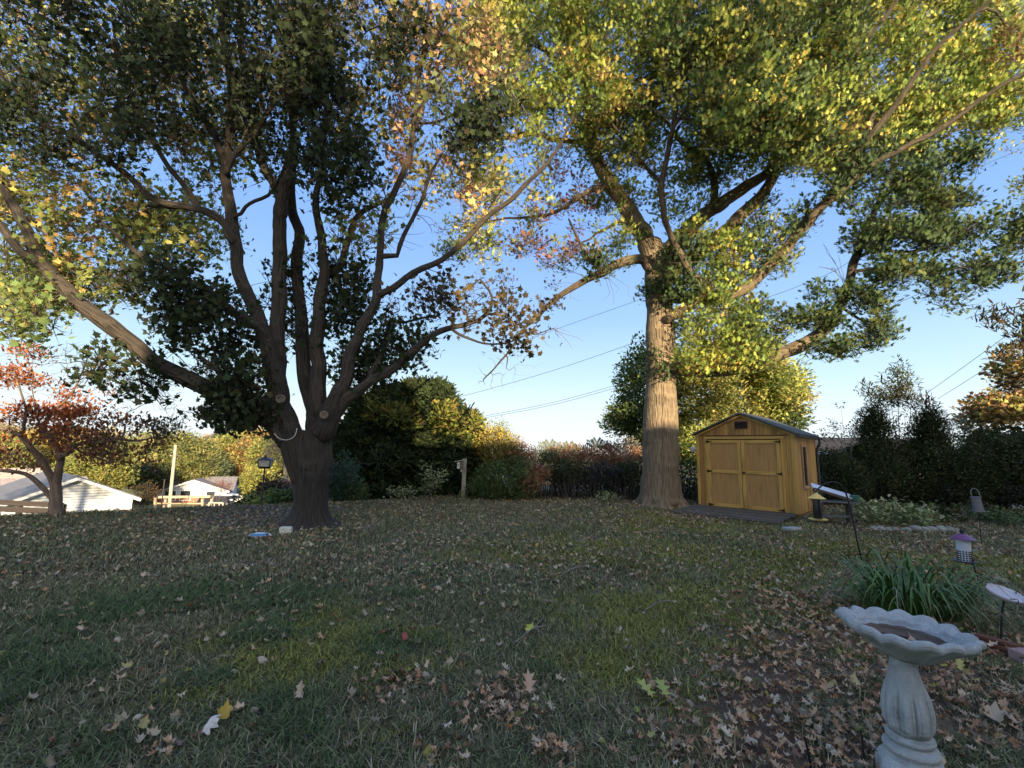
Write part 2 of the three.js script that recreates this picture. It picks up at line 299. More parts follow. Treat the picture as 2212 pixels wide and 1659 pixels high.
const PAL = {
  maple: [[0.147, 0.216, 0.064, 5], [0.24, 0.281, 0.069, 4], [0.533, 0.484, 0.131, 2.4], [0.692, 0.457, 0.145, 0.8], [0.401, 0.23, 0.116, 1]],
  mapleShaded: [[0.028, 0.048, 0.014, 5], [0.04, 0.06, 0.016, 3], [0.08, 0.068, 0.024, 0.6]],  // leaves of the shaded clumps, the shade put into their colour
  mapleGold: [[0.641, 0.508, 0.175, 3], [0.32, 0.305, 0.087, 3], [0.533, 0.305, 0.145, 1.6], [0.213, 0.253, 0.087, 2]],
  mapleBrown: [[0.073, 0.05, 0.026, 3], [0.044, 0.042, 0.022, 3], [0.117, 0.083, 0.029, 1], [0.146, 0.075, 0.029, 0.5]],
  oak: [[0.192, 0.279, 0.063, 5], [0.281, 0.35, 0.063, 4], [0.512, 0.514, 0.105, 2.5], [0.664, 0.514, 0.127, 1]],
  oakShaded: [[0.062, 0.11, 0.037, 5], [0.088, 0.138, 0.043, 3], [0.163, 0.188, 0.05, 1]],  // darker oak set: shade on the near clumps painted as leaf colour
  oakGold: [[0.48, 0.516, 0.14, 4], [0.32, 0.373, 0.105, 3], [0.543, 0.425, 0.14, 1.6], [0.16, 0.25, 0.069, 2]],
  oakRust: [[0.335, 0.129, 0.074, 2], [0.213, 0.129, 0.074, 3], [0.243, 0.242, 0.074, 3], [0.381, 0.193, 0.09, 1]],
  orange: [[0.428, 0.274, 0.084, 3], [0.297, 0.161, 0.067, 3], [0.357, 0.354, 0.101, 2], [0.178, 0.193, 0.067, 2]],
  red: [[0.399, 0.115, 0.038, 4], [0.219, 0.072, 0.031, 4], [0.638, 0.255, 0.063, 1.5]],
  brownred: [[0.183, 0.073, 0.04, 4], [0.274, 0.096, 0.047, 2], [0.137, 0.096, 0.047, 2]],
  yellowgreen: [[0.336, 0.336, 0.084, 4], [0.224, 0.252, 0.07, 4], [0.42, 0.364, 0.098, 2]],
  lime: [[0.28, 0.308, 0.07, 4], [0.196, 0.252, 0.056, 3]], gold: [[0.532, 0.42, 0.098, 4], [0.42, 0.308, 0.084, 3], [0.308, 0.28, 0.084, 2]],
  cedar: [[0.28, 0.28, 0.084, 4], [0.196, 0.224, 0.07, 3], [0.364, 0.308, 0.112, 1.5]], pine: [[.1, .14, .07, 3], [.14, .16, .08, 2]],
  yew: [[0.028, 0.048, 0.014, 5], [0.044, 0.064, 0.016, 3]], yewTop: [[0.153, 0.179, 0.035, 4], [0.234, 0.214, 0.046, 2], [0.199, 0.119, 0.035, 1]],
  hedge: [[.04, .06, .018, 4], [.06, .08, .02, 3], [.08, .07, .025, 1]], hedgeGrey: [[.055, .05, .05, 3], [.04, .045, .03, 3]],
  green: [[0.091, 0.143, 0.046, 4], [0.13, 0.182, 0.052, 3]], blue: [[.05, .1, .065, 4], [.07, .12, .07, 2]],
  rust: [[0.378, 0.158, 0.116, 3], [0.491, 0.245, 0.116, 2], [0.265, 0.175, 0.096, 2], [0.378, 0.315, 0.116, 1]], tan: [[.34, .26, .16, 4], [.26, .19, .12, 3], [.36, .3, .12, 1]],
  pale: [[0.269, 0.304, 0.134, 4], [0.37, 0.365, 0.192, 3], [0.168, 0.213, 0.077, 3]], pink: [[.36, .14, .13, 2], [.22, .14, .12, 3]], sumac: [[0.08, 0.096, 0.064, 3]], grey: [[.2, .19, .16, 3], [.28, .26, .2, 2]],
};

// ── the big maple on the left ──
{
  const t = thing('maple_tree', 'huge broad maple with a short dark trunk and many spreading limbs, on the left', 'tree', V(0, 0, 0));
  const s = new Skeleton(11), Z = 9.02; s.thin = .8;
  s.limb([672, 1128, 84, 669, 1090, 78, 668, 1050, 76, 666, 1005, 84, 664, 965, 92, 664, 930, 70], Z, Z, false, 0);
  s.limb([655, 1030, 66, 640, 970, 66, 622, 930, 62, 606, 880, 58, 600, 840, 55, 592, 790, 52, 578, 745, 46, 558, 690, 38, 535, 636, 34, 519, 590, 34, 507, 530, 33, 499, 470, 31, 494, 420, 29, 489, 370, 26, 495, 290, 22, 500, 200, 20, 486, 100, 18, 477, 0, 15, 474, -120, 12], 8.98, 8.64, .45);
  s.limb([604, 840, 44, 600, 760, 42, 602, 660, 40, 603, 560, 38, 606, 480, 37, 604, 425, 34, 585, 385, 24, 566, 350, 22, 549, 285, 20, 530, 180, 16, 520, 60, 13, 515, -80, 10], 9.00, 9.60, .4);
  s.limb([606, 470, 30, 612, 420, 28, 624, 370, 24, 633, 325, 22, 634, 250, 20, 640, 150, 17, 655, 40, 14, 665, -100, 10], 9.20, 9.90, .2);
  s.limb([690, 1010, 70, 690, 950, 68, 688, 900, 62, 672, 860, 44, 660, 820, 38, 652, 700, 34, 643, 580, 31, 646, 500, 29, 634, 462, 26, 630, 400, 20, 640, 320, 15], 9.10, 9.90, .4);
  s.limb([690, 890, 46, 688, 830, 42, 686, 753, 38, 692, 660, 34, 700, 590, 30, 694, 520, 24, 684, 450, 20, 690, 380, 16, 700, 280, 13, 712, 160, 10], 9.10, 9.60, .35);
  s.limb([704, 590, 24, 733, 580, 20, 752, 525, 18, 772, 468, 16, 797, 450, 14, 822, 436, 11, 850, 420, 8], 9.50, 10.40, .1);
  s.limb([702, 930, 62, 722, 880, 52, 740, 835, 40, 757, 772, 32, 776, 725, 29, 796, 685, 28, 812, 640, 26, 816, 590, 22, 822, 545, 20, 829, 470, 19, 848, 415, 18, 878, 350, 17, 895, 270, 16, 904, 200, 13, 913, 117, 11, 925, 30, 9, 935, -80, 7], 9.00, 8.64, .5);
  s.limb([814, 638, 20, 840, 630, 20, 886, 598, 18, 953, 562, 17, 1000, 520, 16, 1053, 467, 15, 1110, 425, 14, 1154, 384, 13, 1185, 350, 11, 1204, 318, 9, 1222, 280, 7, 1240, 245, 5], 8.87, 8.55, .2);
  s.limb([858, 552, 13, 877, 500, 13, 897, 460, 12, 914, 430, 11, 930, 383, 9, 945, 350, 8, 958, 330, 6], 8.78, 8.64, .3);
  s.limb([898, 280, 11, 912, 240, 11, 925, 205, 10, 930, 150, 9, 944, 85, 8, 965, 10, 6], 8.73, 8.42, .1);
  s.limb([906, 265, 8, 940, 262, 7, 980, 245, 6, 1020, 215, 5, 1060, 190, 4], 8.73, 8.55, .1);
  s.limb([716, 900, 44, 745, 868, 36, 775, 845, 30, 804, 820, 26, 852, 794, 24, 897, 757, 21, 935, 727, 18, 965, 710, 16, 1004, 702, 13, 1044, 688, 11, 1060, 664, 9, 1058, 632, 7, 1040, 605, 5], 9.00, 8.82, .35);
  s.limb([977, 712, 9, 1010, 728, 7, 1040, 740, 6, 1088, 741, 5, 1126, 728, 4, 1160, 705, 3], 8.87, 8.69, .1);
  s.limb([800, 808, 17, 815, 780, 16, 830, 750, 15, 838, 715, 13, 842, 692, 11, 870, 700, 8, 905, 690, 6, 940, 680, 5], 9.00, 9.80, .2);
  s.limb([612, 945, 58, 590, 912, 50, 535, 874, 44, 467, 847, 42, 383, 806, 42, 333, 780, 42, 283, 740, 42, 233, 700, 42, 187, 666, 41, 143, 626, 36, 110, 588, 32, 82, 553, 29, 67, 505, 26, 40, 460, 24, 15, 420, 22, -20, 370, 19, -70, 300, 15], 8.91, 8.19, .4);
  s.limb([120, 595, 24, 75, 560, 24, 40, 535, 22, 0, 483, 20, -50, 430, 17, -120, 360, 12], 8.42, 8.05, .1);
  s.limb([556, 705, 26, 532, 690, 24, 510, 680, 23, 450, 630, 21, 400, 603, 19, 362, 578, 17, 318, 560, 14, 270, 520, 11, 220, 480, 8], 8.82, 8.28, .15);
  s.limb([502, 520, 24, 483, 480, 22, 450, 458, 21, 400, 444, 20, 333, 428, 19, 283, 384, 17, 240, 350, 16, 200, 325, 15, 150, 290, 14, 112, 278, 13, 50, 217, 11, 0, 160, 9, -60, 90, 6], 8.73, 7.92, .12);
  s.limb([470, 470, 18, 433, 450, 17, 400, 400, 16, 367, 360, 14, 335, 310, 12, 300, 250, 11, 267, 167, 9, 245, 60, 7], 8.69, 8.28, .12);
  s.limb([489, 372, 20, 467, 300, 18, 427, 234, 16, 390, 170, 13, 350, 80, 10, 320, -30, 7], 8.73, 9.40, .1);
  s.limb([491, 372, 17, 505, 338, 16, 550, 284, 15, 600, 217, 14, 650, 165, 12, 700, 52, 9, 730, -60, 6], 8.64, 8.10, .12);
  s.limb([510, 466, 11, 530, 452, 11, 550, 437, 10, 583, 422, 10, 608, 386, 9, 624, 327, 8, 630, 280, 6, 655, 240, 4], 8.69, 8.37, .1);
  s.limb([540, 885, 20, 520, 850, 14, 470, 800, 9, 430, 770, 7], 8.82, 8.37, .1);
  s.limb([580, 740, 18, 520, 720, 12, 460, 690, 9, 390, 690, 6], 8.91, 10.20, .1);
  const blobs = [
    [180, 90, 250, 130, 7.20, 8.55, 122, 'mapleShaded'], [180, 90, 250, 130, 9.45, 13.40, 148, 'maple'], [480, 80, 230, 130, 7.42, 8.78, 108, 'mapleShaded'], [480, 80, 230, 130, 9.68, 13.90, 135, 'maple'], [770, 80, 190, 140, 7.88, 8.78, 68, 'mapleShaded'], [770, 80, 190, 140, 9.00, 12.00, 108, 'mapleGold'], [950, 110, 150, 130, 8.10, 12.00, 148, 'mapleGold'],
    [140, 250, 200, 110, 7.42, 8.55, 94, 'mapleShaded'], [140, 250, 200, 110, 9.45, 12.40, 94, 'maple'], [380, 230, 170, 100, 7.88, 8.78, 61, 'mapleShaded'], [380, 230, 170, 100, 9.68, 12.40, 74, 'maple'], [640, 260, 150, 120, 7.88, 11.00, 128, 'mapleShaded'], [820, 300, 130, 110, 8.55, 11.00, 75, 'mapleGold'],
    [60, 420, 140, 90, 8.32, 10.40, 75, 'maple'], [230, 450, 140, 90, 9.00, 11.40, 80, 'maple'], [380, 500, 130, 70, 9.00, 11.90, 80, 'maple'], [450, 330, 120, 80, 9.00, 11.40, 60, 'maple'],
    [70, 600, 110, 80, 8.32, 10.40, 80, 'maple'], [60, 690, 80, 40, 7.65, 9.00, 40, 'maple'], [200, 600, 100, 60, 9.00, 11.40, 50, 'maple'], [330, 610, 90, 50, 8.10, 9.00, 42, 'mapleShaded'],
    [440, 700, 110, 55, 8.10, 10.00, 43, 'mapleShaded'], [500, 800, 70, 60, 8.37, 9.60, 34, 'mapleShaded'], [400, 660, 90, 40, 8.10, 9.00, 22, 'mapleShaded'], [220, 800, 50, 22, 8.19, 8.64, 34, 'mapleShaded'], [310, 825, 40, 22, 8.28, 8.73, 22, 'mapleShaded'],
    [520, 888, 55, 18, 8.46, 8.91, 34, 'mapleShaded'], [470, 868, 18, 14, 8.37, 8.73, 8, 'mapleShaded'], [640, 640, 60, 110, 8.82, 10.50, 42, 'mapleShaded'],
    [730, 350, 75, 85, 7.92, 8.64, 46, 'mapleShaded'], [690, 180, 90, 80, 7.83, 8.55, 57, 'mapleShaded'], [780, 480, 60, 60, 8.78, 10.50, 24, 'maple'], [745, 650, 60, 90, 9.00, 10.50, 60, 'mapleShaded'], [780, 800, 60, 40, 9.00, 10.40, 40, 'mapleShaded'],
    [1045, 268, 62, 45, 8.28, 8.64, 42, 'mapleShaded'], [1000, 380, 130, 80, 8.55, 10.00, 40, 'mapleGold'], [900, 660, 70, 50, 8.82, 10.00, 12, 'mapleBrown'], [985, 640, 80, 40, 8.64, 9.20, 9, 'mapleBrown'], [1090, 690, 80, 45, 8.55, 9.00, 9, 'mapleBrown'], [870, 740, 70, 40, 8.82, 9.60, 34, 'mapleShaded'], [1140, 720, 60, 30, 8.55, 8.91, 8, 'mapleBrown'],
    [1090, 330, 110, 110, 8.46, 9.50, 46, 'bare'], [1000, 200, 130, 120, 8.28, 9.50, 70, 'bare'], [1080, 100, 120, 100, 8.32, 10.00, 50, 'bare'], [1040, 640, 110, 60, 8.64, 9.00, 40, 'bare'], [850, 470, 120, 90, 8.73, 10.00, 26, 'bare'],
    [-130, 200, 160, 260, 8.32, 10.40, 150, 'maple'], [350, -160, 500, 150, 8.55, 12.40, 351, 'maple'],
  ];
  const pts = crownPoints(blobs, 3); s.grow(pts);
  const w = s.wood(.006, .44, 1.7);  // thin upper limbs paler, from bark age and sunlight put into the colour
  // the foot spreads into roots
  const base = P(670, 1128, Z), flare = [[-.12, .78], [0, .6], [.06, .49], [.14, .39], [.26, .335], [.45, .305], [.75, .295], [1.05, .3]];
  const tr = taper(flare.map(f => V(base.x - .02, f[0] + groundY(base.x, base.z), base.z)), flare.map(f => f[1]), 48, 0, (th, u) => 1 + (1 - sstep(0, .75, u)) * (.3 * Math.max(0, Math.cos(th * 5 + .6)) + .12 * Math.cos(th * 3 + 1) - .05) + .02 * Math.cos(th * 9));
  const tm = obj('trunk', [tr, ...w.thick], M.mapleBark, t);
  obj('twig', w.fine, M.twig, tm).userData.kind = 'stuff';
  // pruning scars
  for (const [x, y, r, dz] of [[606, 862, .07, .33], [700, 896, .06, .33]]) { const p = P(x, y, 8.95 - dz + .06); const g = join([new THREE.TorusGeometry(r, .022, 8, 24), new THREE.CylinderGeometry(r, r, .03, 20).rotateX(Math.PI / 2).translate(0, 0, -.012)]); g.applyMatrix4(at(V(0, 0, 0), -.25, .3, 0, 1)); obj('branch_scar', noisy(g, .02, 6).translate(p.x, p.y, p.z), bark([.24, .2, .16], .01), tm); }
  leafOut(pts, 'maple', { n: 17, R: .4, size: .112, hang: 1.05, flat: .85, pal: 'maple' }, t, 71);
  const a = P(592, 936, 8.5), b = P(622, 950, 8.35), c = P(642, 925, 8.45);
  tag(obj('rope', pipe([a, P(603, 947, 8.4), b, P(636, 942, 8.38), c], .008, 30, 6), mat([.42, .38, .32], .9)), 'thin pale rope looped loosely round the lower left limb of the maple', 'rope');
  tag(obj('cord', pipe([P(892, 604, 8.6), P(892.5, 680, 8.6), P(892, 760, 8.6)], .004, 12, 5), M.black), 'thin dark cord hanging straight down from a right limb of the maple', 'cord');
}

// ── the tall oak behind the shed's lawn ──
{
  const t = thing('oak_tree', 'tall straight oak with a thick pale sunlit trunk, left of the wooden shed', 'tree', V(0, 0, 0));
  const s = new Skeleton(23), Z = 13.76;
  s.limb([1428, 1085, 92, 1427, 1030, 84, 1427, 960, 76, 1427, 880, 71, 1427, 780, 67, 1426, 690, 64, 1422, 620, 60, 1416, 560, 56, 1402, 520, 50], Z, Z, false, 0);
  s.limb([1412, 575, 52, 1400, 530, 46, 1385, 498, 42, 1354, 448, 38, 1325, 405, 35, 1304, 377, 33, 1286, 330, 30, 1276, 290, 28, 1270, 200, 25, 1266, 100, 21, 1262, -20, 16, 1258, -160, 10], 13.80, 13.38, .35);
  s.limb([1425, 580, 46, 1450, 535, 42, 1478, 505, 38, 1520, 465, 34, 1552, 440, 31, 1600, 412, 27, 1650, 378, 23, 1690, 310, 20, 1735, 230, 17, 1790, 140, 14, 1850, 40, 11, 1890, -60, 8], 13.70, 12.96, .3);
  s.limb([1440, 585, 40, 1480, 570, 36, 1542, 523, 33, 1580, 486, 31, 1625, 443, 28, 1662, 400, 24, 1690, 350, 21, 1730, 300, 18, 1790, 240, 15, 1840, 135, 13, 1892, 58, 11, 1942, -4, 8, 1980, -80, 6], 13.6, 10.6, .3);
  s.limb([1432, 640, 34, 1480, 642, 31, 1560, 645, 28, 1602, 628, 27, 1642, 594, 26, 1688, 550, 25, 1725, 502, 24, 1768, 456, 22, 1818, 393, 20, 1860, 320, 16, 1942, 217, 13, 2025, 101, 10, 2125, 10, 7, 2200, -60, 5], 13.6, 10.2, .25);
  s.limb([1428, 800, 32, 1475, 795, 32, 1515, 800, 32, 1558, 800, 32, 1600, 793, 32, 1642, 780, 32, 1708, 758, 31, 1758, 730, 29, 1792, 697, 26, 1808, 668, 24, 1832, 630, 21, 1842, 582, 19, 1851, 550, 18, 1875, 484, 15, 1892, 450, 13, 1930, 400, 10, 1975, 360, 7], 13.60, 12.22, .3);
  s.limb([1846, 590, 9, 1870, 582, 8, 1920, 582, 7, 1990, 590, 7, 2070, 580, 6, 2140, 575, 5, 2230, 560, 4], 12.39, 11.56, .1);
  s.limb([1856, 556, 8, 1890, 540, 7, 1960, 545, 6, 2030, 520, 5, 2120, 470, 4], 12.35, 11.73, .1);
  s.limb([1820, 665, 7, 1860, 690, 6, 1900, 700, 5, 1920, 740, 3], 12.39, 12.14, .1);
  s.limb([1408, 585, 30, 1386, 562, 25, 1337, 567, 22, 1297, 590, 20, 1254, 613, 15, 1204, 643, 12, 1164, 680, 9, 1130, 713, 7, 1104, 753, 5, 1075, 790, 4, 1045, 820, 3], 13.60, 12.55, .2);
  s.limb([1308, 584, 9, 1270, 560, 8, 1250, 520, 6, 1230, 470, 5], 13.38, 13.05, .1);
  s.limb([1440, 690, 22, 1500, 650, 20, 1522, 622, 18, 1490, 590, 16, 1466, 540, 15, 1442, 490, 14, 1434, 450, 14, 1430, 392, 13, 1444, 333, 12, 1462, 240, 11, 1474, 150, 9, 1490, 50, 7], 13.3, 10.6, .3);
  s.limb([1430, 396, 10, 1400, 365, 9, 1378, 340, 9, 1347, 302, 7, 1310, 250, 6, 1240, 200, 5], 12.72, 12.14, .1);
  s.limb([1565, 440, 26, 1545, 452, 20, 1545, 393, 16, 1532, 362, 14, 1508, 332, 12, 1476, 310, 10, 1440, 260, 7], 13.38, 13.46, .1);
  s.limb([1745, 470, 14, 1800, 430, 14, 1870, 370, 13, 1942, 323, 13, 2008, 292, 13, 2075, 248, 12, 2142, 200, 11, 2212, 160, 10, 2290, 110, 8], 12, 9.6, .1);
  s.limb([1278, 300, 14, 1220, 305, 12, 1150, 290, 10, 1080, 300, 8, 1000, 310, 6], 13.38, 13.05, .1);
  s.limb([1320, 400, 13, 1260, 420, 11, 1190, 460, 8, 1120, 470, 6, 1050, 480, 4], 13.42, 13.13, .1);
  s.limb([1268, 180, 13, 1200, 130, 11, 1130, 60, 8, 1080, -20, 5], 13.29, 12.80, .1);
  s.limb([1470, 560, 10, 1350, 480, 8, 1300, 500, 6, 1250, 530, 4], 13.60, 13.21, .2);
  const blobs = [
    [1160, 90, 150, 140, 11.65, 14.00, 396, 'oak'], [1330, 90, 150, 150, 10.82, 14.00, 465, 'oak'], [1560, 90, 170, 150, 10.21, 13.5, 279, 'oakShaded'], [1560, 90, 170, 150, 10.21, 13.5, 341, 'oak'], [1740, 110, 150, 150, 10.21, 12.88, 201, 'oakShaded'], [1740, 110, 150, 150, 10.21, 12.88, 246, 'oak'], [1930, 110, 160, 150, 11.90, 14.00, 430, 'oak'], [2110, 110, 140, 150, 11.90, 14.00, 361, 'oak'],
    [1180, 280, 120, 80, 12.06, 14.00, 172, 'oak'], [1330, 280, 100, 100, 12.2, 14.5, 93, 'oakShaded'], [1330, 280, 100, 100, 12.2, 14.5, 114, 'oak'], [1500, 300, 150, 110, 12.20, 14.50, 315, 'oak'], [1680, 290, 150, 90, 10.62, 13.29, 171, 'oakShaded'], [1680, 290, 150, 90, 10.62, 13.29, 208, 'oak'], [1830, 300, 110, 80, 11.9, 14.0, 90, 'oakShaded'], [1830, 300, 110, 80, 11.9, 14.0, 110, 'oak'], [1980, 260, 110, 80, 11.90, 14.00, 224, 'oak'], [2130, 220, 90, 70, 11.90, 14.00, 155, 'oak'],
    [1600, 150, 110, 110, 10.0, 10.82, 85, 'oakShaded'], [1600, 150, 110, 110, 10.0, 10.82, 105, 'oak'], [1720, 220, 100, 80, 10.08, 10.82, 62, 'oakShaded'], [1720, 220, 100, 80, 10.08, 10.82, 76, 'oak'], [1620, 270, 110, 60, 10.21, 11.03, 54, 'oakShaded'], [1620, 270, 110, 60, 10.21, 11.03, 66, 'oak'],
    [1860, 400, 80, 70, 11.48, 12.47, 89, 'oakShaded'], [1940, 360, 110, 55, 11.24, 12.31, 105, 'oakShaded'], [1960, 450, 90, 60, 11.48, 12.31, 89, 'oakShaded'], [2060, 440, 60, 26, 11.48, 12.06, 25, 'oakShaded'], [1880, 500, 60, 55, 11.81, 12.39, 59, 'oakShaded'], [2030, 510, 80, 34, 11.56, 12.14, 44, 'oakShaded'], [2100, 340, 60, 24, 11.24, 11.89, 26, 'oakShaded'],
    [1960, 590, 70, 26, 11.65, 12.22, 49, 'oakShaded'], [2060, 620, 60, 40, 11.56, 12.06, 44, 'oakShaded'], [2130, 590, 70, 30, 11.40, 11.89, 44, 'oakShaded'], [2170, 500, 60, 50, 11.40, 11.89, 33, 'oakShaded'], [1880, 640, 40, 30, 11.98, 12.39, 25, 'oakShaded'], [1900, 720, 34, 30, 11.98, 12.31, 20, 'oakShaded'],
    [1790, 640, 40, 24, 12.31, 12.64, 14, 'oakShaded'], [1770, 690, 50, 20, 12.31, 12.72, 22, 'oakShaded'], [1810, 750, 60, 16, 12.22, 12.47, 17, 'oakShaded'],
    [1690, 470, 70, 60, 12.26, 13.29, 16, 'oakGold'], [1690, 470, 70, 60, 12.26, 13.29, 24, 'oakShaded'], [1640, 540, 80, 70, 12.47, 13.38, 22, 'oakGold'], [1640, 540, 80, 70, 12.47, 13.38, 32, 'oakShaded'], [1560, 570, 60, 60, 12.47, 13.38, 70, 'oak'], [1480, 590, 60, 90, 12.55, 13.29, 119, 'oakShaded'], [1560, 690, 80, 60, 12.47, 13.21, 109, 'oak'], [1640, 700, 60, 50, 12.47, 13.05, 59, 'oakShaded'], [1690, 690, 34, 30, 12.39, 12.88, 24, 'oakShaded'], [1600, 760, 80, 40, 12.55, 13.29, 70, 'oak'], [1500, 740, 50, 70, 12.80, 13.38, 79, 'oak'],
    [1450, 700, 26, 90, 13.13, 13.42, 19, 'oakShaded'], [1430, 790, 34, 36, 13.21, 13.42, 11, 'oakShaded'], [1405, 620, 24, 20, 13.21, 13.42, 12, 'oakShaded'], [1470, 430, 70, 80, 12.31, 14.50, 70, 'oak'],
    [1320, 470, 70, 80, 12.88, 14.50, 86, 'oak'], [1230, 440, 90, 70, 12.72, 14.50, 45, 'oakRust'], [1120, 460, 90, 70, 12.64, 14.50, 65, 'oakGold'], [1020, 440, 80, 70, 12.64, 14.00, 48, 'oakGold'], [1180, 540, 120, 40, 12.68, 13.50, 33, 'oakRust'], [1010, 540, 70, 30, 12.64, 13.29, 17, 'oakGold'],
    [1280, 570, 70, 26, 12.72, 13.29, 22, 'oakShaded'], [1140, 640, 90, 50, 12.55, 13.13, 14, 'mapleBrown'], [1120, 740, 70, 40, 12.47, 12.72, 20, 'bare'], [1080, 810, 60, 40, 12.43, 12.64, 30, 'bare'], [1120, 790, 50, 60, 12.47, 12.68, 24, 'bare'], [1200, 730, 70, 30, 12.47, 12.88, 12, 'bare'],
    [1290, 640, 80, 30, 12.72, 13.21, 10, 'bare'], [1780, 560, 60, 50, 12.31, 12.88, 8, 'bare'], [1060, 130, 130, 140, 11, 14.5, 128, 'oak'], [1130, 330, 130, 90, 11, 14.5, 76, 'oak'], [1010, 330, 90, 90, 11.5, 14, 42, 'oakGold'], [2190, 40, 40, 60, 11, 13, 23, 'oakGold'], [2190, 100, 34, 40, 11, 13, 16, 'orange'], [2300, 250, 120, 250, 11.90, 14.00, 190, 'oak'], [1700, -150, 520, 120, 10.41, 12.88, 568, 'oak'], [1100, -120, 160, 100, 11.65, 13.29, 104, 'oak'],
  ];
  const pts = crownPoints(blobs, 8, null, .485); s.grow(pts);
  const w = s.wood(.0066, .44, .42), base = P(1428, 1085, Z);  // thin limbs darkened in the bark colour to stand for shade
  const flare = [[-.2, .9], [0, .7], [.1, .63], [.25, .57], [.5, .53], [.9, .505], [1.4, .495], [1.9, .49]];
  const tr = taper(flare.map(f => V(base.x, f[0] + groundY(base.x, base.z), base.z)), flare.map(f => f[1]), 56, 0, (th, u) => 1 + (1 - sstep(0, .8, u)) * (.2 * Math.cos(th * 6 + .4) + .1 * Math.cos(th * 4 + 2) + .04) + .012 * Math.cos(th * 11));
  const tm = obj('trunk', [tr, ...w.thick], M.oakBark, t);
  obj('twig', w.fine, M.twig, tm).userData.kind = 'stuff';
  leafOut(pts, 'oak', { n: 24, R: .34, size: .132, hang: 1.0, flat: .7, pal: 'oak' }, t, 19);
}
// ───────────────────────── ground, grass, fallen leaves ─────────────────────────
const gp = (x, y) => { const p = G(x, y); return [p.x, p.z]; };
const blobAt = (list) => list.map(([x, y, r, k]) => [...gp(x, y), r, k ?? 1]);
const GREEN = blobAt([[330, 1340, 1.0], [440, 1300, .9], [230, 1420, .7], [120, 1440, .6], [150, 1510, .4], [560, 1290, .7], [600, 1500, .25], [700, 1560, .3], [830, 1400, .4], [260, 1580, .3], [480, 1380, .6], [340, 1480, .35], [1120, 1460, .3], [1400, 1500, .2], [50, 1500, .5], [920, 1260, .5]]);
const OLIVE = blobAt([[1600, 1280, 1.3], [1500, 1330, 1], [1700, 1220, 1.4], [1400, 1360, .6], [660, 1400, .7], [1330, 1440, .4], [1560, 1200, 1.6], [1850, 1190, 1.2], [2050, 1220, 1.6], [1450, 1130, 1.5], [1480, 1540, .25], [1230, 1190, 1.3], [2150, 1250, 1]]);
const DRIFT = blobAt([[1790, 1330, .75], [1760, 1400, .65, .9], [1700, 1460, .5], [1820, 1500, .45, .9], [1650, 1620, .35], [1760, 1620, .45], [1540, 1620, .3], [1450, 1610, .22, .8], [1900, 1560, .35], [2080, 1480, .5], [2150, 1560, .4], [1650, 1500, .35], [860, 1490, .2, .9], [890, 1475, .14], [1090, 1525, .22], [1200, 1630, .16, .8], [330, 1640, .12, .6], [1320, 1120, 1.1, .5], [2080, 1250, .5, .5], [2000, 1460, .4], [2180, 1420, .4], [1850, 1250, .5, .6], [1430, 1500, .16, .8], [1560, 1530, .2, .6], [1480, 1118, .8, .9], [1700, 1560, .4], [930, 1640, .12, .8], [1990, 1190, .5, .5]]);
const GREYL = blobAt([[585, 1105, 1.1], [560, 1125, .8], [520, 1300, .8, .3], [200, 1500, .3, .5]]);
const field = (L, x, z) => { let s = 0; for (const [a, b, r, k] of L) { const d = ((x - a) ** 2 + (z - b) ** 2) / (r * r); if (d < 4) s = Math.max(s, k * Math.exp(-d * 1.1)); } return s; };
const nz = (x, z, f, o = 0) => fbm(x * f + 40 + o, z * f + 70 + o, 0, 0, 4);
const greenAt = (x, z) => clamp(field(GREEN, x, z) * sstep(.36, .62, nz(x, z, 1.6)) * 1.1 - .05), oliveAt = (x, z) => clamp(field(OLIVE, x, z) * (.3 + 1.4 * nz(x, z, 1.2, 9)));
const driftAt = (x, z) => clamp((field(DRIFT, x, z) * (.15 + 1.9 * nz(x, z, 2.2, 30)) - .1) * 1.25);
const hillNoise = (x, z) => nz(x, z, .05, 3);
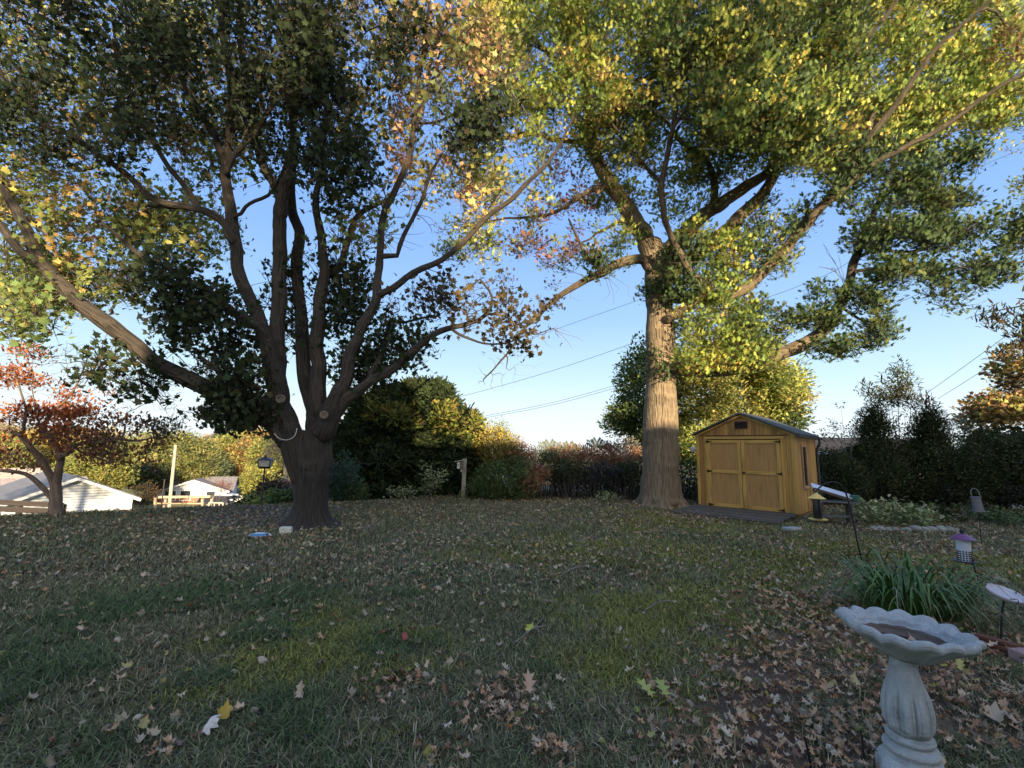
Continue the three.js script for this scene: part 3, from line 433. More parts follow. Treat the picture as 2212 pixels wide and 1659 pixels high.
{
  const A = 300, pos = [], col = [], uv = [], idx = [], radii = []; for (let r = .4; r < 700; r *= r < 30 ? 1.045 : 1.09) radii.push(r);
  radii.forEach((r, i) => {
    for (let k = 0; k <= A; k++) {
      const a = k / A * 2 * Math.PI, x = Math.sin(a) * r, z = -Math.cos(a) * r;
      pos.push(x, groundY(x, z) - .004, z); uv.push(x / 1.3, z / 1.3);
      const g = greenAt(x, z), o = oliveAt(x, z), d = driftAt(x, z), s = (x + 10.3) * -.515 + (z + 9.2) * -.858;
      let c = [.17, .145, .085]; const mix = (q, t) => { c = c.map((v, j) => lerp(v, q[j], t)); };
      mix([.09, .11, .05], g * .7); mix([.14, .145, .045], o * .8); mix([.11, .065, .042], d * .9);
      if (s > 2) mix(hillNoise(x, z) > .52 ? [.16, .15, .05] : [.11, .12, .045], sstep(2, 14, s));
      col.push(...c);
      if (i && k < A) { const q = (i - 1) * (A + 1) + k, w = q + A + 1; idx.push(q, q + 1, w, q + 1, w + 1, w); }
    }
  });
  const c = pos.length / 3; pos.push(0, groundY(0, 0) - .004, 0); uv.push(0, 0); col.push(.08, .08, .05); for (let k = 0; k < A; k++) idx.push(c, k + 1, k);
  const g = new THREE.BufferGeometry(); g.setAttribute('position', new THREE.Float32BufferAttribute(pos, 3)); g.setAttribute('uv', new THREE.Float32BufferAttribute(uv, 2)); g.setAttribute('color', new THREE.Float32BufferAttribute(col, 3)); g.setIndex(idx); g.computeVertexNormals();
  if (g.attributes.normal.getY(500) < 0) { idx.reverse(); g.setIndex(idx); g.computeVertexNormals(); }
  const gt = tex(1024, 1024, (u, v) => { const a = fbm(u * 9, v * 9, 9, 9, 4), b = fbm(u * 90, v * 90, 90, 90, 3), k = (.55 + .8 * a) * (.5 + b); return [k * 1.02, k, k * .95]; });
  const gb = tex(512, 512, (u, v) => .5 * fbm(u * 90, v * 90, 90, 90, 2) + .5 * fbm(u * 20, v * 20, 20, 20, 3), false);
  const lawn = obj('lawn', g, mat([1, 1, 1], .97, { vertexColors: true, map: gt, bumpMap: gb, bumpScale: .02 })); lawn.userData.kind = 'structure';
}
// grass: short blades in patches
{
  const r = RNG(77);
  const patch = (size, n, h, w, pal, seed) => {
    const q = RNG(seed), pos = [], col = [], idx = [];
    for (let i = 0; i < n; i++) {
      const a = q() * 6.283, d = size * Math.sqrt(q()) * (.6 + .6 * q()), x = Math.cos(a) * d, z = Math.sin(a) * d, c = pick(q, pal).multiplyScalar(.3 + 1.35 * q()), hh = h * (.45 + .9 * q() ** 1.6), b = q() * 6.283, lean = hh * (.35 + 1.3 * q()), W = w * (.6 + .8 * q()), bx_ = Math.cos(b), bz = Math.sin(b), o = pos.length / 3;
      for (const [t, ww] of [[0, 1], [.55, .8]]) for (const s of [-1, 1]) { pos.push(x + bx_ * lean * t * t + bz * W * ww * s / 2, hh * t * (1 - .25 * t), z + bz * lean * t * t - bx_ * W * ww * s / 2); const k = .55 + .5 * t; col.push(c.r * k, c.g * k, c.b * k); }
      pos.push(x + bx_ * lean, hh * .78, z + bz * lean); col.push(c.r, c.g, c.b);
      idx.push(o, o + 1, o + 2, o + 1, o + 3, o + 2, o + 2, o + 3, o + 4);
    }
    const g = new THREE.BufferGeometry(); g.setAttribute('position', new THREE.Float32BufferAttribute(pos, 3)); g.setAttribute('color', new THREE.Float32BufferAttribute(col, 3)); g.setIndex(idx); g.computeVertexNormals(); return g;
  };
  const pals = { dry: [[.36, .3, .17, 4], [.22, .215, .09, 5], [.5, .43, .27, 2.5], [.12, .14, .055, 4]], green: [[.085, .14, .05, 6], [.12, .17, .06, 3], [.2, .22, .07, 1], [.36, .31, .16, .9]], olive: [[.27, .27, .055, 6], [.2, .21, .05, 4], [.42, .36, .14, 1.5]], mid: [[.21, .225, .09, 6], [.14, .175, .07, 4], [.4, .36, .22, 2.5]] };
  const kinds = Object.keys(pals), near = {}, far = {}, LN = {}, LF = {};
  kinds.forEach((k, i) => { near[k] = patch(.17, 210, k === 'green' ? .07 : .054, .0058, pals[k], 10 + i); far[k] = patch(.42, 230, k === 'green' ? .085 : .06, .011, pals[k], 30 + i); LN[k] = []; LF[k] = []; });
  const kindAt = (x, z) => { const g = greenAt(x, z), o = oliveAt(x, z); return r() < g * 1.5 ? 'green' : r() < o * 1.2 ? 'olive' : nz(x, z, .8, 5) + .3 * (r() - .5) > .5 ? 'mid' : 'dry'; };
  const put = (L, n, z0, z1, step) => {
    for (let z = z0; z < z1; z += step) for (let x = -z * 1.32 - 1; x < z * 1.32 + 1; x += step) {
      const px = x + (r() - .5) * step * 1.2, pz = -z + (r() - .5) * step * 1.2, s = (px + 10.3) * -.515 + (pz + 9.2) * -.858;
      if (s > 3.5 || pz < -18) continue;
      const dr = driftAt(px, pz); if (dr > .55 && r() < .75 || dr > .25 && r() < .3) continue;
      if (field(GREYL, px, pz) > .45 && r() < .7) continue;
      const k = kindAt(px, pz), v = .8 + .4 * nz(px, pz, 1.1, 20);
      L[k].push({ m: at(V(px, groundY(px, pz) - .006, pz), 0, r() * 6.283, 0, V(1, .75 + .5 * r(), 1)), c: C(v, v, v) });
    }
  };
  put(LN, near, 1.1, 5.2, .125); put(LF, far, 4.8, 18.5, .36);
  const grass = new THREE.Group(); grass.name = 'grass'; grass.userData.kind = 'stuff'; scene.add(grass);
  for (const k of kinds) { if (LN[k].length) copies('blade', near[k], GRASS, LN[k].map(a => a.m), LN[k].map(a => a.c), grass); if (LF[k].length) copies('blade', far[k], GRASS, LF[k].map(a => a.m), LF[k].map(a => a.c), grass); }
  tag(grass, 'short patchy autumn lawn grass, part green and part dry', 'grass');
}
// fallen leaves
{
  const r = RNG(501), kinds = ['dryOak', 'dryOak2', 'dryMaple', 'dryMaple2'], all = [];
  const palTan = [[.42, .34, .23, 4], [.3, .235, .15, 4], [.5, .42, .3, 1.6], [.2, .15, .1, 3], [.36, .31, .13, 1]], palBrown = [[.4, .235, .125, 4], [.5, .325, .19, 3], [.22, .12, .065, 3], [.56, .41, .27, 1.8]], palGrey = [[.2, .19, .17, 4], [.14, .13, .12, 3], [.3, .29, .27, 1.5]], palBright = [[.4, .3, .07, 2], [.24, .25, .06, 2], [.3, .1, .035, 1.2], [.38, .2, .08, 1]];
  const drop = (x, z, pal, oakP, lift, smin, smax) => { const k = r() < oakP ? (r() < .5 ? 0 : 1) : r() < .5 ? 2 : 3; all.push({ x, z, k, c: pick(r, pal), pal, m: at(V(x, groundY(x, z) + lift, z), -Math.PI / 2 + (r() - .5) * 1.7, r() * 6.283, (r() - .5) * 1.7, V(1, .85 + .3 * r(), 1).multiplyScalar(lerp(smin, smax, r()) * .82)) }); };
  for (let i = 0; i < 34000; i++) {
    const z = -lerp(1.1, 17, r() ** .5), x = (r() * 2 - 1) * (-z * 1.3 + .6), s = (x + 10.3) * -.515 + (z + 9.2) * -.858;
    if (s > 2.5 || z < -16) continue;
    const clump = nz(x, z, .9, 60) + .45 * nz(x, z, 2.7, 12); if (r() > sstep(.35, .95, clump) * (z > -5 ? .55 : 1)) continue;
    const e = r(); drop(x, z, e < .03 ? palBright : e < .3 ? palBrown : palTan, .6, .028 + .022 * r(), .055, .108);
  }
  for (let i = 0; i < 60000; i++) { const z = -lerp(1.2, 12, r() ** .8), x = (r() * 2 - 1) * (-z * 1.3 + .6), d = driftAt(x, z); if (r() < d * (z > -6 ? 1.4 : .6)) drop(x, z, r() < .04 ? palBright : r() < .2 ? palTan : palBrown, .85, .012 + .05 * r(), .045, .1); }
  for (let i = 0; i < 2600; i++) { const [gx, gz, gr] = GREYL[i % 2], a = r() * 6.283, d = gr * Math.sqrt(r()) * 1.2; drop(gx + Math.cos(a) * d * 1.3, gz + Math.sin(a) * d, palGrey, .3, .03, .05, .1); }
  // single leaves the photo shows clearly
  const mats = {}, one = (kind, c, M4, label, group) => { const key = c.map(v => Math.round(v * 50)).join(); const m = mats[key] ??= new THREE.MeshPhysicalMaterial({ color: C(...c), roughness: .8, side: THREE.DoubleSide }); const o = new THREE.Mesh(leafG[kind], m); o.name = numbered('fallen_leaf'); o.applyMatrix4(M4); scene.add(o); return tag(o, label, 'leaf', group); };
  const special = [
    [480, 1580, 'dryMaple', [.45, .31, .05], .1, 'bright yellow fallen leaf near the bottom left of the lawn'], [432, 1606, 'dryMaple2', [.62, .58, .5], .12, 'white curled fallen leaf near the bottom left of the lawn'],
    [642, 1536, 'dryOak2', [.42, .32, .2], .12, 'narrow tan curled leaf standing on the grass right of the yellow leaf'], [1145, 1524, 'dryOak', [.5, .33, .22], .15, 'large pale tan oak leaf at the bottom centre of the lawn'],
    [1413, 1526, 'oak', [.36, .38, .1], .15, 'left of two yellow green oak leaves lying together at the bottom'], [1443, 1530, 'oak', [.3, .34, .09], .14, 'right of two yellow green oak leaves lying together at the bottom'],
    [1141, 1380, 'dryMaple', [.42, .44, .1], .09, 'lime yellow fallen leaf alone at the middle of the lawn'], [878, 1394, 'dryMaple2', [.3, .08, .06], .09, 'red fallen leaf alone left of the lawn centre'],
    [2078, 1470, 'dryOak', [.5, .42, .12], .1, 'yellow fallen leaf just right of the bird bath stem'], [1862, 1506, 'dryOak2', [.45, .36, .16], .11, 'yellow tan leaf standing upright left of the bird bath stem'], [1972, 1646, 'dryMaple', [.45, .35, .18], .11, 'pale yellow leaf leaning on the foot of the bird bath'],
    [2150, 1580, 'dryMaple', [.42, .33, .22], .13, 'large tan leaf at the bottom right, right of the bird bath foot'],
  ];
  for (const [x, y, k, c, s, l] of special) { const p = G(x, y); one(k, c, at(V(p.x, p.y + .05, p.z), -1.1 + .5 * r(), r() * 2 - 1, (r() - .5) * .7, s), l); }
  const vis = l => { const q = V(l.x, .03, l.z).project(camera); return Math.abs(q.x) < 1 && Math.abs(q.y) < 1; };
  all.sort((a, b) => (vis(b) - vis(a)) || Math.hypot(a.x, a.z) - Math.hypot(b.x, b.z));
  const near = all.slice(0, 288), q5 = v => Math.round(v * 36) / 36;
  for (const l of near) { const brown = l.pal === palBrown, br = l.pal === palBright; const q = V(l.x, .03, l.z).project(camera), where = q.x < -.35 ? 'at the lower left of the lawn' : q.x < .25 ? 'at the lower middle of the lawn' : q.x < .72 ? 'in the drift left of the bird bath' : 'on the ground right of the bird bath foot', sp = l.k < 2 ? 'lobed oak' : 'broad maple', tone = br ? 'bright' : brown ? 'dry brown' : 'dry tan'; one(kinds[l.k], [l.c.r, l.c.g, l.c.b].map(v => q5(v) || .03), l.m, `${tone} ${sp} leaf lying ${where}`, `${tone} ${sp} leaves ${where}`); }
  const lit = new THREE.Group(); lit.name = 'leaf_litter'; lit.userData.kind = 'stuff'; scene.add(lit); tag(lit, 'dry fallen leaves strewn all over the lawn', 'leaves');
  kinds.forEach((k, i) => { const l = all.slice(288).filter(a => a.k === i); copies('fallen_leaf', leafG[k], DRY, l.map(a => a.m), l.map(a => a.c), lit); });
  // twigs on the grass
  for (const [x0, y0, x1, y1, l] of [[1395, 1326, 1450, 1310, 'thin fallen twig with a fork on the lawn, left of the leaf drift'], [1110, 1400, 1180, 1365, 'thin straight fallen twig at the centre of the lawn'], [1210, 1250, 1265, 1232, 'dark fallen twig farther back on the lawn']]) { const a = G(x0, y0), b = G(x1, y1), m = a.clone().lerp(b, .5); a.y += .03; b.y += .05; m.y += .07; const g = [pipe([a, m, b], .006, 10, 5)]; g.push(pipe([m, m.clone().lerp(b, .5).add(V(.05, .03, -.14))], .004, 5, 4)); tag(obj('fallen_twig', g, M.greyTwig), l, 'twig'); }
}
// ───────────────────────── shrubs, hedges, farther trees ─────────────────────────
// foliage through lumpy ellipsoids; lobes: [x, y, z, rx, ry, rz, count, palette]
function foliage(lobes, seed, o = {}) {
  const r = RNG(seed), out = [];
  for (const [x, y, z, rx, ry, rz, n, pal] of lobes) for (let i = 0; i < n; i++) {
    const a = r() * 6.283, u = r() * 2 - 1, c = Math.sqrt(1 - u * u), d = V(Math.cos(a) * c, u, Math.sin(a) * c);
    const lump = 1 + (o.lump ?? .35) * (noise3(d.clone().addScalar(seed), 2.2) - .5) * 2, q = (o.fill ? r() ** (1 / 3) : .62 + .4 * r() ** .7) * lump;
    const p = V(x + d.x * rx * q, y + d.y * ry * q, z + d.z * rz * q), gy = groundY(p.x, p.z) + .04;
    if (p.y < gy) p.y = gy + r() * .3;
    const out_ = o.outward ? Math.atan2(d.x, d.z) : r() * 6.283;
    out.push({ p, m: at(p, (r() - .5) * (o.tilt ?? 1.2) + (o.outward ? .9 - u * .7 : 0), out_, (r() - .5) * (o.tilt ?? 1.2), (o.s ?? 1) * (.75 + .5 * r())), c: pick(r, PAL[pal]), n: d });
  }
  return out;
}
function stems(parent, base, list, n, rad, m, name = 'stem') {
  const g = [], k = Math.max(1, Math.floor(list.length / n));
  for (let i = 0; i < list.length; i += k) { const e = list[i].p, b = base.clone().add(V((hash2(i, 3) - .5) * .2 * n ** .3, 0, (hash2(i, 7) - .5) * .2)); b.y = groundY(b.x, b.z); const mid = b.clone().lerp(e, .5).add(V((e.x - b.x) * -.15, (e.y - b.y) * .12, 0)); g.push(taper(new THREE.QuadraticBezierCurve3(b, mid, e).getPoints(7), [1, .9, .8, .7, .6, .5, .4, .3].map(t => t * rad), 5)); }
  return obj(name, g, m, parent);
}
function shrub(name, label, cat, base, lobes, variants, o = {}) {
  const t = thing(name, label, cat, V(0, 0, 0), 0, o.group), L = foliage(lobes, o.seed ?? Math.round(base.x * 37 + base.z * 11), o);
  if (o.stems !== 0) stems(t, base, L, o.stems ?? 14, o.stemR ?? .018, o.stemM ?? M.twig);
  scatter('foliage', variants, o.mat ?? LM2, L, t); return t;
}
function tree(name, label, base, h, lobes, variants, o = {}) {
  const t = thing(name, label, 'tree', V(0, 0, 0), 0, o.group), L = foliage(lobes, o.seed ?? Math.round(base.x * 31 + base.z * 17), o);
  const s = new Skeleton(o.seed ?? 5), R = o.r ?? h * .028; s.path([base.clone().add(V(0, -.2, 0)), base.clone().add(V(0, h * .3, 0)), base.clone().add(V(h * .02, h * .62, h * .02)), base.clone().add(V(-h * .01, h * .9, 0))], [R * 1.25, R * .9, R * .5, R * .15], .3, .02);
  s.grow(L.filter((_, i) => i % (o.every ?? 9) === 0)); const w = s.wood(o.thin ?? .008, .5);
  obj('trunk', [...w.thick, ...w.fine], o.bark ?? M.oakBark, t);
  scatter('crown', variants, o.mat ?? LM, L, t); return t;
}
const lob = (x, y, z, wpx, hpx, depth, n, pal) => { const p = P(x, y, z); return [p.x, p.y, p.z, wpx * z / F, hpx * z / F, depth, n, pal]; };
const gz = (x, z) => { const p = P(x, 1000, z); return V(p.x, groundY(p.x, p.z), p.z); };
const SP = { small: sprigs('oval', 12, .16, .075, .5, .8), med: sprigs('oval', 10, .2, .11, .6, .8), lance: sprigs('lance', 12, .2, .16, .7, .8), mapleS: sprigs('maple', 9, .22, .13, .6, .7), oakS: sprigs('oak', 11, .3, .16, .6, .7), clump: sprigs('oval', 26, .7, .34, .4, .8), clumpS: sprigs('oval', 22, .42, .2, .4, .8), needle: [needle] };

// the dark evergreen mass in the middle
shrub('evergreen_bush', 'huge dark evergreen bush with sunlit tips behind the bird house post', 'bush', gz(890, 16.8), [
  lob(885, 985, 16.8, 125, 120, 1.5, 2600, 'yew'), lob(800, 1000, 16.6, 60, 95, 1.2, 800, 'yew'), lob(990, 1000, 16.6, 55, 85, 1.2, 900, 'yew'), lob(880, 1050, 16.2, 140, 50, 1.2, 700, 'yew'),
  lob(860, 885, 17.0, 80, 45, 1, 312, 'yewTop'), lob(935, 890, 17.0, 50, 55, 1, 420, 'yew'), lob(1005, 935, 16.5, 34, 36, .7, 180, 'yewTop'), lob(800, 910, 16.9, 40, 45, .8, 260, 'yew'), lob(900, 860, 17.0, 45, 30, .7, 220, 'yew'), lob(825, 895, 16.4, 40, 26, .5, 96, 'yewTop'), lob(905, 848, 16.9, 12, 22, .3, 60, 'yew'), lob(945, 868, 16.8, 12, 24, .3, 36, 'yewTop'), lob(1003, 912, 16.4, 10, 22, .3, 50, 'yew'), lob(1022, 925, 16.2, 9, 20, .3, 24, 'yewTop'), lob(960, 910, 16.2, 26, 30, .5, 84, 'yewTop'), lob(870, 905, 16, 40, 24, .5, 90, 'yewTop'), lob(855, 862, 16.9, 12, 20, .3, 50, 'yew')],  // yewTop lobes carry the sunlit patches as paler leaf colour
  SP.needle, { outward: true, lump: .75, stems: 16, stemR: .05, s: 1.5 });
shrub('bush', 'blue green leafy bush between the maple trunk and the dark evergreen', 'bush', gz(738, 13.9), [lob(738, 1035, 13.9, 36, 50, .6, 220, 'blue'), lob(722, 1060, 13.6, 20, 26, .4, 90, 'blue'), lob(770, 1065, 13.8, 26, 22, .4, 70, 'green')], SP.small, { seed: 3 });
shrub('young_shrub', 'small pale leaved shrub in front of the dark evergreen', 'shrub', gz(930, 14), [lob(928, 1045, 14, 20, 26, .3, 26, 'pale'), lob(922, 1015, 14, 6, 16, .2, 8, 'pale'), lob(955, 1030, 14, 14, 10, .2, 7, 'pale')], SP.small, { stems: 8, stemR: .008, fill: true, seed: 8 });
shrub('young_shrub', 'low yellow green sprig left of the small pale shrub at the evergreen foot', 'shrub', gz(868, 14), [lob(866, 1063, 14, 26, 7, .3, 22, 'pale')], SP.small, { stems: 6, stemR: .007, fill: true, seed: 9 });
// the hedge behind the lawn
shrub('golden_shrub', 'tall shrub turning yellow right of the dark evergreen', 'shrub', gz(1075, 16), [lob(1078, 975, 16, 50, 45, .9, 360, 'yewTop'), lob(1070, 960, 15.8, 44, 36, .8, 260, 'gold'), lob(1070, 925, 16, 34, 18, .6, 50, 'pale'), lob(1120, 990, 15.8, 36, 34, .8, 200, 'rust')], SP.small, { seed: 14, fill: true });
shrub('bush', 'rounded green bush just right of the bird house post', 'bush', gz(1085, 14.9), [lob(1085, 1040, 14.9, 65, 42, .8, 520, 'green'), lob(1050, 1055, 14.7, 34, 26, .5, 160, 'green'), lob(1130, 1050, 14.9, 34, 30, .6, 170, 'green'), lob(1120, 1010, 15.2, 45, 22, .6, 130, 'green')], SP.small, { seed: 15 });
shrub('hanging_vine', 'red brown vine drooping at the end of the green bush', 'vine', gz(1160, 14.6), [lob(1166, 1020, 14.6, 18, 20, .25, 34, 'rust'), lob(1148, 1046, 14.5, 20, 12, .2, 26, 'rust'), lob(1137, 1062, 14.5, 5, 12, .15, 8, 'rust')], SP.lance, { stems: 6, stemR: .008, fill: true, seed: 16 });
shrub('hedge_shrub', 'reddish brown hedge shrub behind the sumac fronds', 'shrub', gz(1225, 16.4), [lob(1230, 990, 16.4, 70, 26, .9, 380, 'rust'), lob(1215, 1010, 16.2, 50, 26, .8, 200, 'rust'), lob(1190, 1000, 16, 30, 30, .6, 120, 'green')], SP.small, { seed: 17, fill: true });
shrub('hedge_shrub', 'russet twiggy hedge shrub just left of the oak trunk', 'shrub', gz(1335, 16.6), [lob(1330, 985, 16.6, 62, 24, .9, 360, 'rust'), lob(1340, 1010, 16.4, 58, 22, .8, 200, 'rust'), lob(1345, 962, 16.8, 42, 12, .5, 40, 'grey')], SP.small, { seed: 18, fill: true });
{
  const t = thing('dark_hedge', 'low dark leafless looking hedge between the green bush and the oak trunk', 'hedge', V(0, 0, 0)), g = [], r = RNG(41), L = [];
  for (let i = 0; i < 240; i++) { const x = 1165 + r() * 225, z = 14.7 + r() * 1.2, b = gz(x, z), h = .7 + .6 * r(), e = V(b.x + (r() - .5) * .5, b.y + h, b.z + (r() - .5) * .4); g.push(taper([b, b.clone().lerp(e, .5).add(V((r() - .5) * .12, 0, 0)), e], [.012, .009, .004], 4)); }
  obj('stem', g, mat([.06, .05, .045], .9), t).userData.kind = 'stuff';
  L.push(...foliage([lob(1215, 1022, 15.2, 55, 26, .6, 330, 'hedge'), lob(1300, 1028, 15.2, 62, 26, .6, 420, 'hedgeGrey'), lob(1370, 1030, 15.2, 40, 34, .6, 300, 'hedge'), lob(1270, 1052, 15.3, 95, 18, .5, 200, 'hedgeGrey')], 42, { fill: true, s: .9 }));
  scatter('foliage', SP.small, LM2, L, t);
}
shrub('ground_plant', 'low broad leaved plant at the foot of the dark hedge', 'plant', gz(1310, 14.2), [lob(1312, 1074, 14.2, 30, 6, .3, 26, 'pale')], SP.small, { stems: 5, stemR: .005, fill: true, seed: 44 });
// sumac fronds above the hedge
[[1188, 962, 1190, 16.4, 'leftmost of three feathery sumac crowns above the red brown hedge'], [1228, 966, 1226, 16.4, 'middle of three feathery sumac crowns above the red brown hedge'], [1290, 958, 1288, 16.6, 'rightmost of three feathery sumac crowns above the red brown hedge']].forEach(([x, y, bx0, z, label], q) => {
  const t = thing('sumac', label, 'plant', V(0, 0, 0)), b = gz(bx0, z), c = P(x, y + 12, z), m = mat([.085, .1, .07], .8, { side: THREE.DoubleSide });
  obj('stem', taper([b, b.clone().lerp(c, .5).add(V(.05, 0, 0)), c], [.03, .024, .016], 6), M.greyTwig, t);
  for (let k = 0; k < 6; k++) { const a = -1.2 + k * .48 + .1 * (hash2(k, q) - .5), L = .62, tip = c.clone().add(V(Math.sin(a) * L, Math.cos(a) * L * .62 - .08 * Math.abs(a), (hash2(k, 9 + q) - .5) * .25)), mid = c.clone().lerp(tip, .5).add(V(0, .1, 0)), cv = new THREE.QuadraticBezierCurve3(c, mid, tip), g = [taper(cv.getPoints(6), [.008, .007, .006, .005, .004, .003, .002], 4)];
    for (let j = 1; j < 9; j++) { const p = cv.getPoint(j / 8.5), d = cv.getTangent(j / 8.5); for (const s of [-1, 1]) g.push(leafG.lance.clone().scale(.2, .12, .12).applyMatrix4(at(p, 0, 0, Math.atan2(-d.x, d.y) + s * 1.2, 1))); }
    g.forEach(x => x.deleteAttribute('color')); obj('frond', g, m, t); }
});
// tree behind the oak and shed
tree('background_tree', 'bushy green and yellow tree behind the oak trunk and the shed', gz(1545, 25), 9, [
  lob(1400, 850, 24.5, 75, 120, 2, 420, 'green'), lob(1345, 905, 24.5, 36, 30, 1, 110, 'green'), lob(1500, 830, 25, 90, 130, 2.4, 560, 'yellowgreen'), lob(1600, 780, 25.5, 90, 70, 2.2, 360, 'yellowgreen'), lob(1670, 840, 25, 70, 70, 1.8, 380, 'oakGold'), lob(1480, 960, 24.5, 70, 50, 1.8, 320, 'oakGold'), lob(1700, 900, 25, 36, 40, 1, 120, 'green'), lob(1420, 960, 24.5, 60, 40, 1.4, 200, 'green'), lob(1600, 900, 25.5, 80, 60, 1.5, 240, 'yellowgreen')], SP.clumpS, { fill: true, lump: .45, seed: 61, r: .22, thin: .012 });
shrub('hedge_shrub', 'dark low shrub filling the gap between the oak foot and the shed', 'shrub', gz(1490, 15.6), [lob(1490, 1035, 15.6, 40, 40, .7, 260, 'hedge')], SP.small, { seed: 62, fill: true });
// right hedge
[[1800, 1040, 15.2, 44, 56, 'dark hedge shrub just right of the shed behind the pale sloped lid'], [1875, 1025, 15.6, 52, 70, 'dark hedge shrub under the left dark cone of foliage'], [1950, 1020, 15.8, 52, 68, 'dark hedge shrub in the middle of the right hedge, under the sapling'], [2020, 1022, 15.6, 50, 72, 'dark hedge shrub under the right dark cone of foliage'], [2085, 1030, 15.4, 46, 62, 'dark hedge shrub right of the second cone, behind the grey hanging feeder'], [2150, 1020, 15.2, 54, 74, 'dark hedge shrub below the orange tree at the right edge'], [2225, 1015, 15, 54, 80, 'dark hedge shrub cut by the right edge of the picture']].forEach(([x, y, z, w, h, label], i) =>
  shrub('hedge_shrub', label, 'shrub', gz(x, z), [lob(x, y, z, w, h, 1.2, 1250, 'hedge'), lob(x + (i % 2 ? -18 : 15), y - h * .55, z + .2, w * .6, h * .35, .7, 170, 'hedge'), lob(x, y + h * .55, z - .4, w, h * .3, .7, 190, i % 2 ? 'hedgeGrey' : 'hedge')], SP.small, { seed: 200 + i, stems: 12, lump: .4 }));
[[1888, 922, 15.6, 30, 48, 'left of two dark narrow cones of foliage rising from the right hedge'], [2010, 925, 15.6, 32, 46, 'right of two dark narrow cones of foliage rising from the right hedge']].forEach(([x, y, z, w, h, label], i) =>
  shrub('conical_shrub', label, 'shrub', gz(x, z), [lob(x, y + 18, z, w, h * .7, .6, 260, 'hedge'), lob(x - 2, y - h * .25, z, w * .7, h * .6, .5, 130, 'hedge'), lob(x + 3, y - h * .75, z, w * .34, h * .4, .3, 30, 'hedge')], SP.lance, { seed: 300 + i, stems: 10, fill: true, s: .85 }));
{ // whippy sapling and bare shoots against the sky
  const t = thing('sapling', 'thin many stemmed sapling with leaves at its tips between the two dark cones', 'sapling', V(0, 0, 0)), s = new Skeleton(71), z = 15.7, b = gz(1955, z);
  for (const [x0, x1, y1] of [[1950, 1938, 795], [1955, 1970, 850], [1945, 1915, 840], [1960, 1996, 868], [1950, 1925, 870]]) { const pts = [b.clone().add(V((x0 - 1955) * .01, 0, 0)), P((x0 + x1) / 2, 960, z), P(x1, y1, z)]; const old = s.p.length; s.par.length = s.p.length; let par = -1; const c = new THREE.CatmullRomCurve3(pts); for (let i = 0; i <= 22; i++) par = s.add(c.getPoint(i / 22), par, .022 * (1 - i / 26), i > 9); }
  const L = foliage([lob(1940, 840, z, 30, 44, .5, 50, 'hedge'), lob(1940, 850, z, 46, 28, .5, 44, 'mapleBrown'), lob(1908, 862, z, 22, 26, .4, 20, 'hedge'), lob(1945, 800, z, 8, 22, .3, 10, 'hedge'), lob(1975, 870, z, 30, 20, .4, 22, 'mapleBrown'), lob(1880, 850, z, 14, 24, .4, 16, 'hedge'), lob(1960, 925, z, 36, 34, .5, 20, 'hedge')], 72, { fill: true });
  s.grow(L); const w = s.wood(.005, .4); obj('stem', [...w.thick, ...w.fine], M.greyTwig, t); scatter('foliage', SP.lance, LM2, L, t);
}
{
  const t = thing('bare_shoots', 'nearly bare pale shoots with a few leaves above the roof right of the shed', 'sapling', V(0, 0, 0)), s = new Skeleton(75), z = 15.2, b = gz(1830, z);
  for (const [x1, y1] of [[1816, 874], [1795, 905], [1858, 903], [1770, 935], [1800, 925], [1850, 930]]) { let par = -1; const c = new THREE.CatmullRomCurve3([b, P(1832 + (x1 - 1832) * .35, 965, z), P(x1, y1, z)]); for (let i = 0; i <= 18; i++) par = s.add(c.getPoint(i / 18), par, .014 * (1 - i / 22), i > 10); }
  const L = foliage([lob(1812, 935, z, 40, 22, .4, 20, 'grey'), lob(1795, 915, z, 12, 10, .2, 5, 'grey'), lob(1780, 945, z, 24, 10, .3, 8, 'hedge'), lob(1813, 873, z, 6, 3, .1, 2, 'hedge')], 76, { fill: true });
  s.grow(L); const w = s.wood(.004, .4); obj('stem', [...w.thick, ...w.fine], M.greyTwig, t); scatter('foliage', SP.small, LM2, L, t);
}
shrub('feathery_shrub', 'thin grey green feathery shrub between the second cone and the orange tree', 'shrub', gz(2080, 16.4), [lob(2078, 935, 16.4, 34, 30, .6, 60, 'hedge'), lob(2075, 915, 16.4, 20, 14, .4, 14, 'grey')], SP.small, { seed: 81, fill: true, stems: 14, stemR: .01 });
{ // orange tree at the right edge, its upper boughs hang into the picture
  const z = 17, base = gz(2235, z), t = thing('orange_tree', 'orange leaved autumn tree at the right edge behind the hedge', 'tree', V(0, 0, 0)), s = new Skeleton(90);
  s.path([base.clone().add(V(0, -.2, 0)), P(2230, 960, z), P(2225, 850, z), P(2215, 720, z), P(2230, 600, z)], [.2, .16, .12, .09, .05], .3);
  const L = foliage([lob(2150, 880, z, 50, 32, 1.3, 150, 'orange'), lob(2140, 905, z, 44, 26, 1, 90, 'orange'), lob(2200, 890, z, 40, 45, 1.3, 140, 'orange'), lob(2205, 790, z, 36, 46, 1.2, 120, 'orange'), lob(2180, 830, z, 20, 14, .6, 16, 'mapleBrown'), lob(2250, 840, z, 50, 90, 1.6, 160, 'orange'), lob(2165, 955, z, 60, 30, 1.3, 160, 'hedge')], 91, { fill: true });
  s.grow(L.filter((_, i) => i % 4 === 0)); const w = s.wood(.005, .45); obj('trunk', [...w.thick, ...w.fine], M.mapleBark, t); scatter('crown', SP.mapleS, LM, L, t);
}
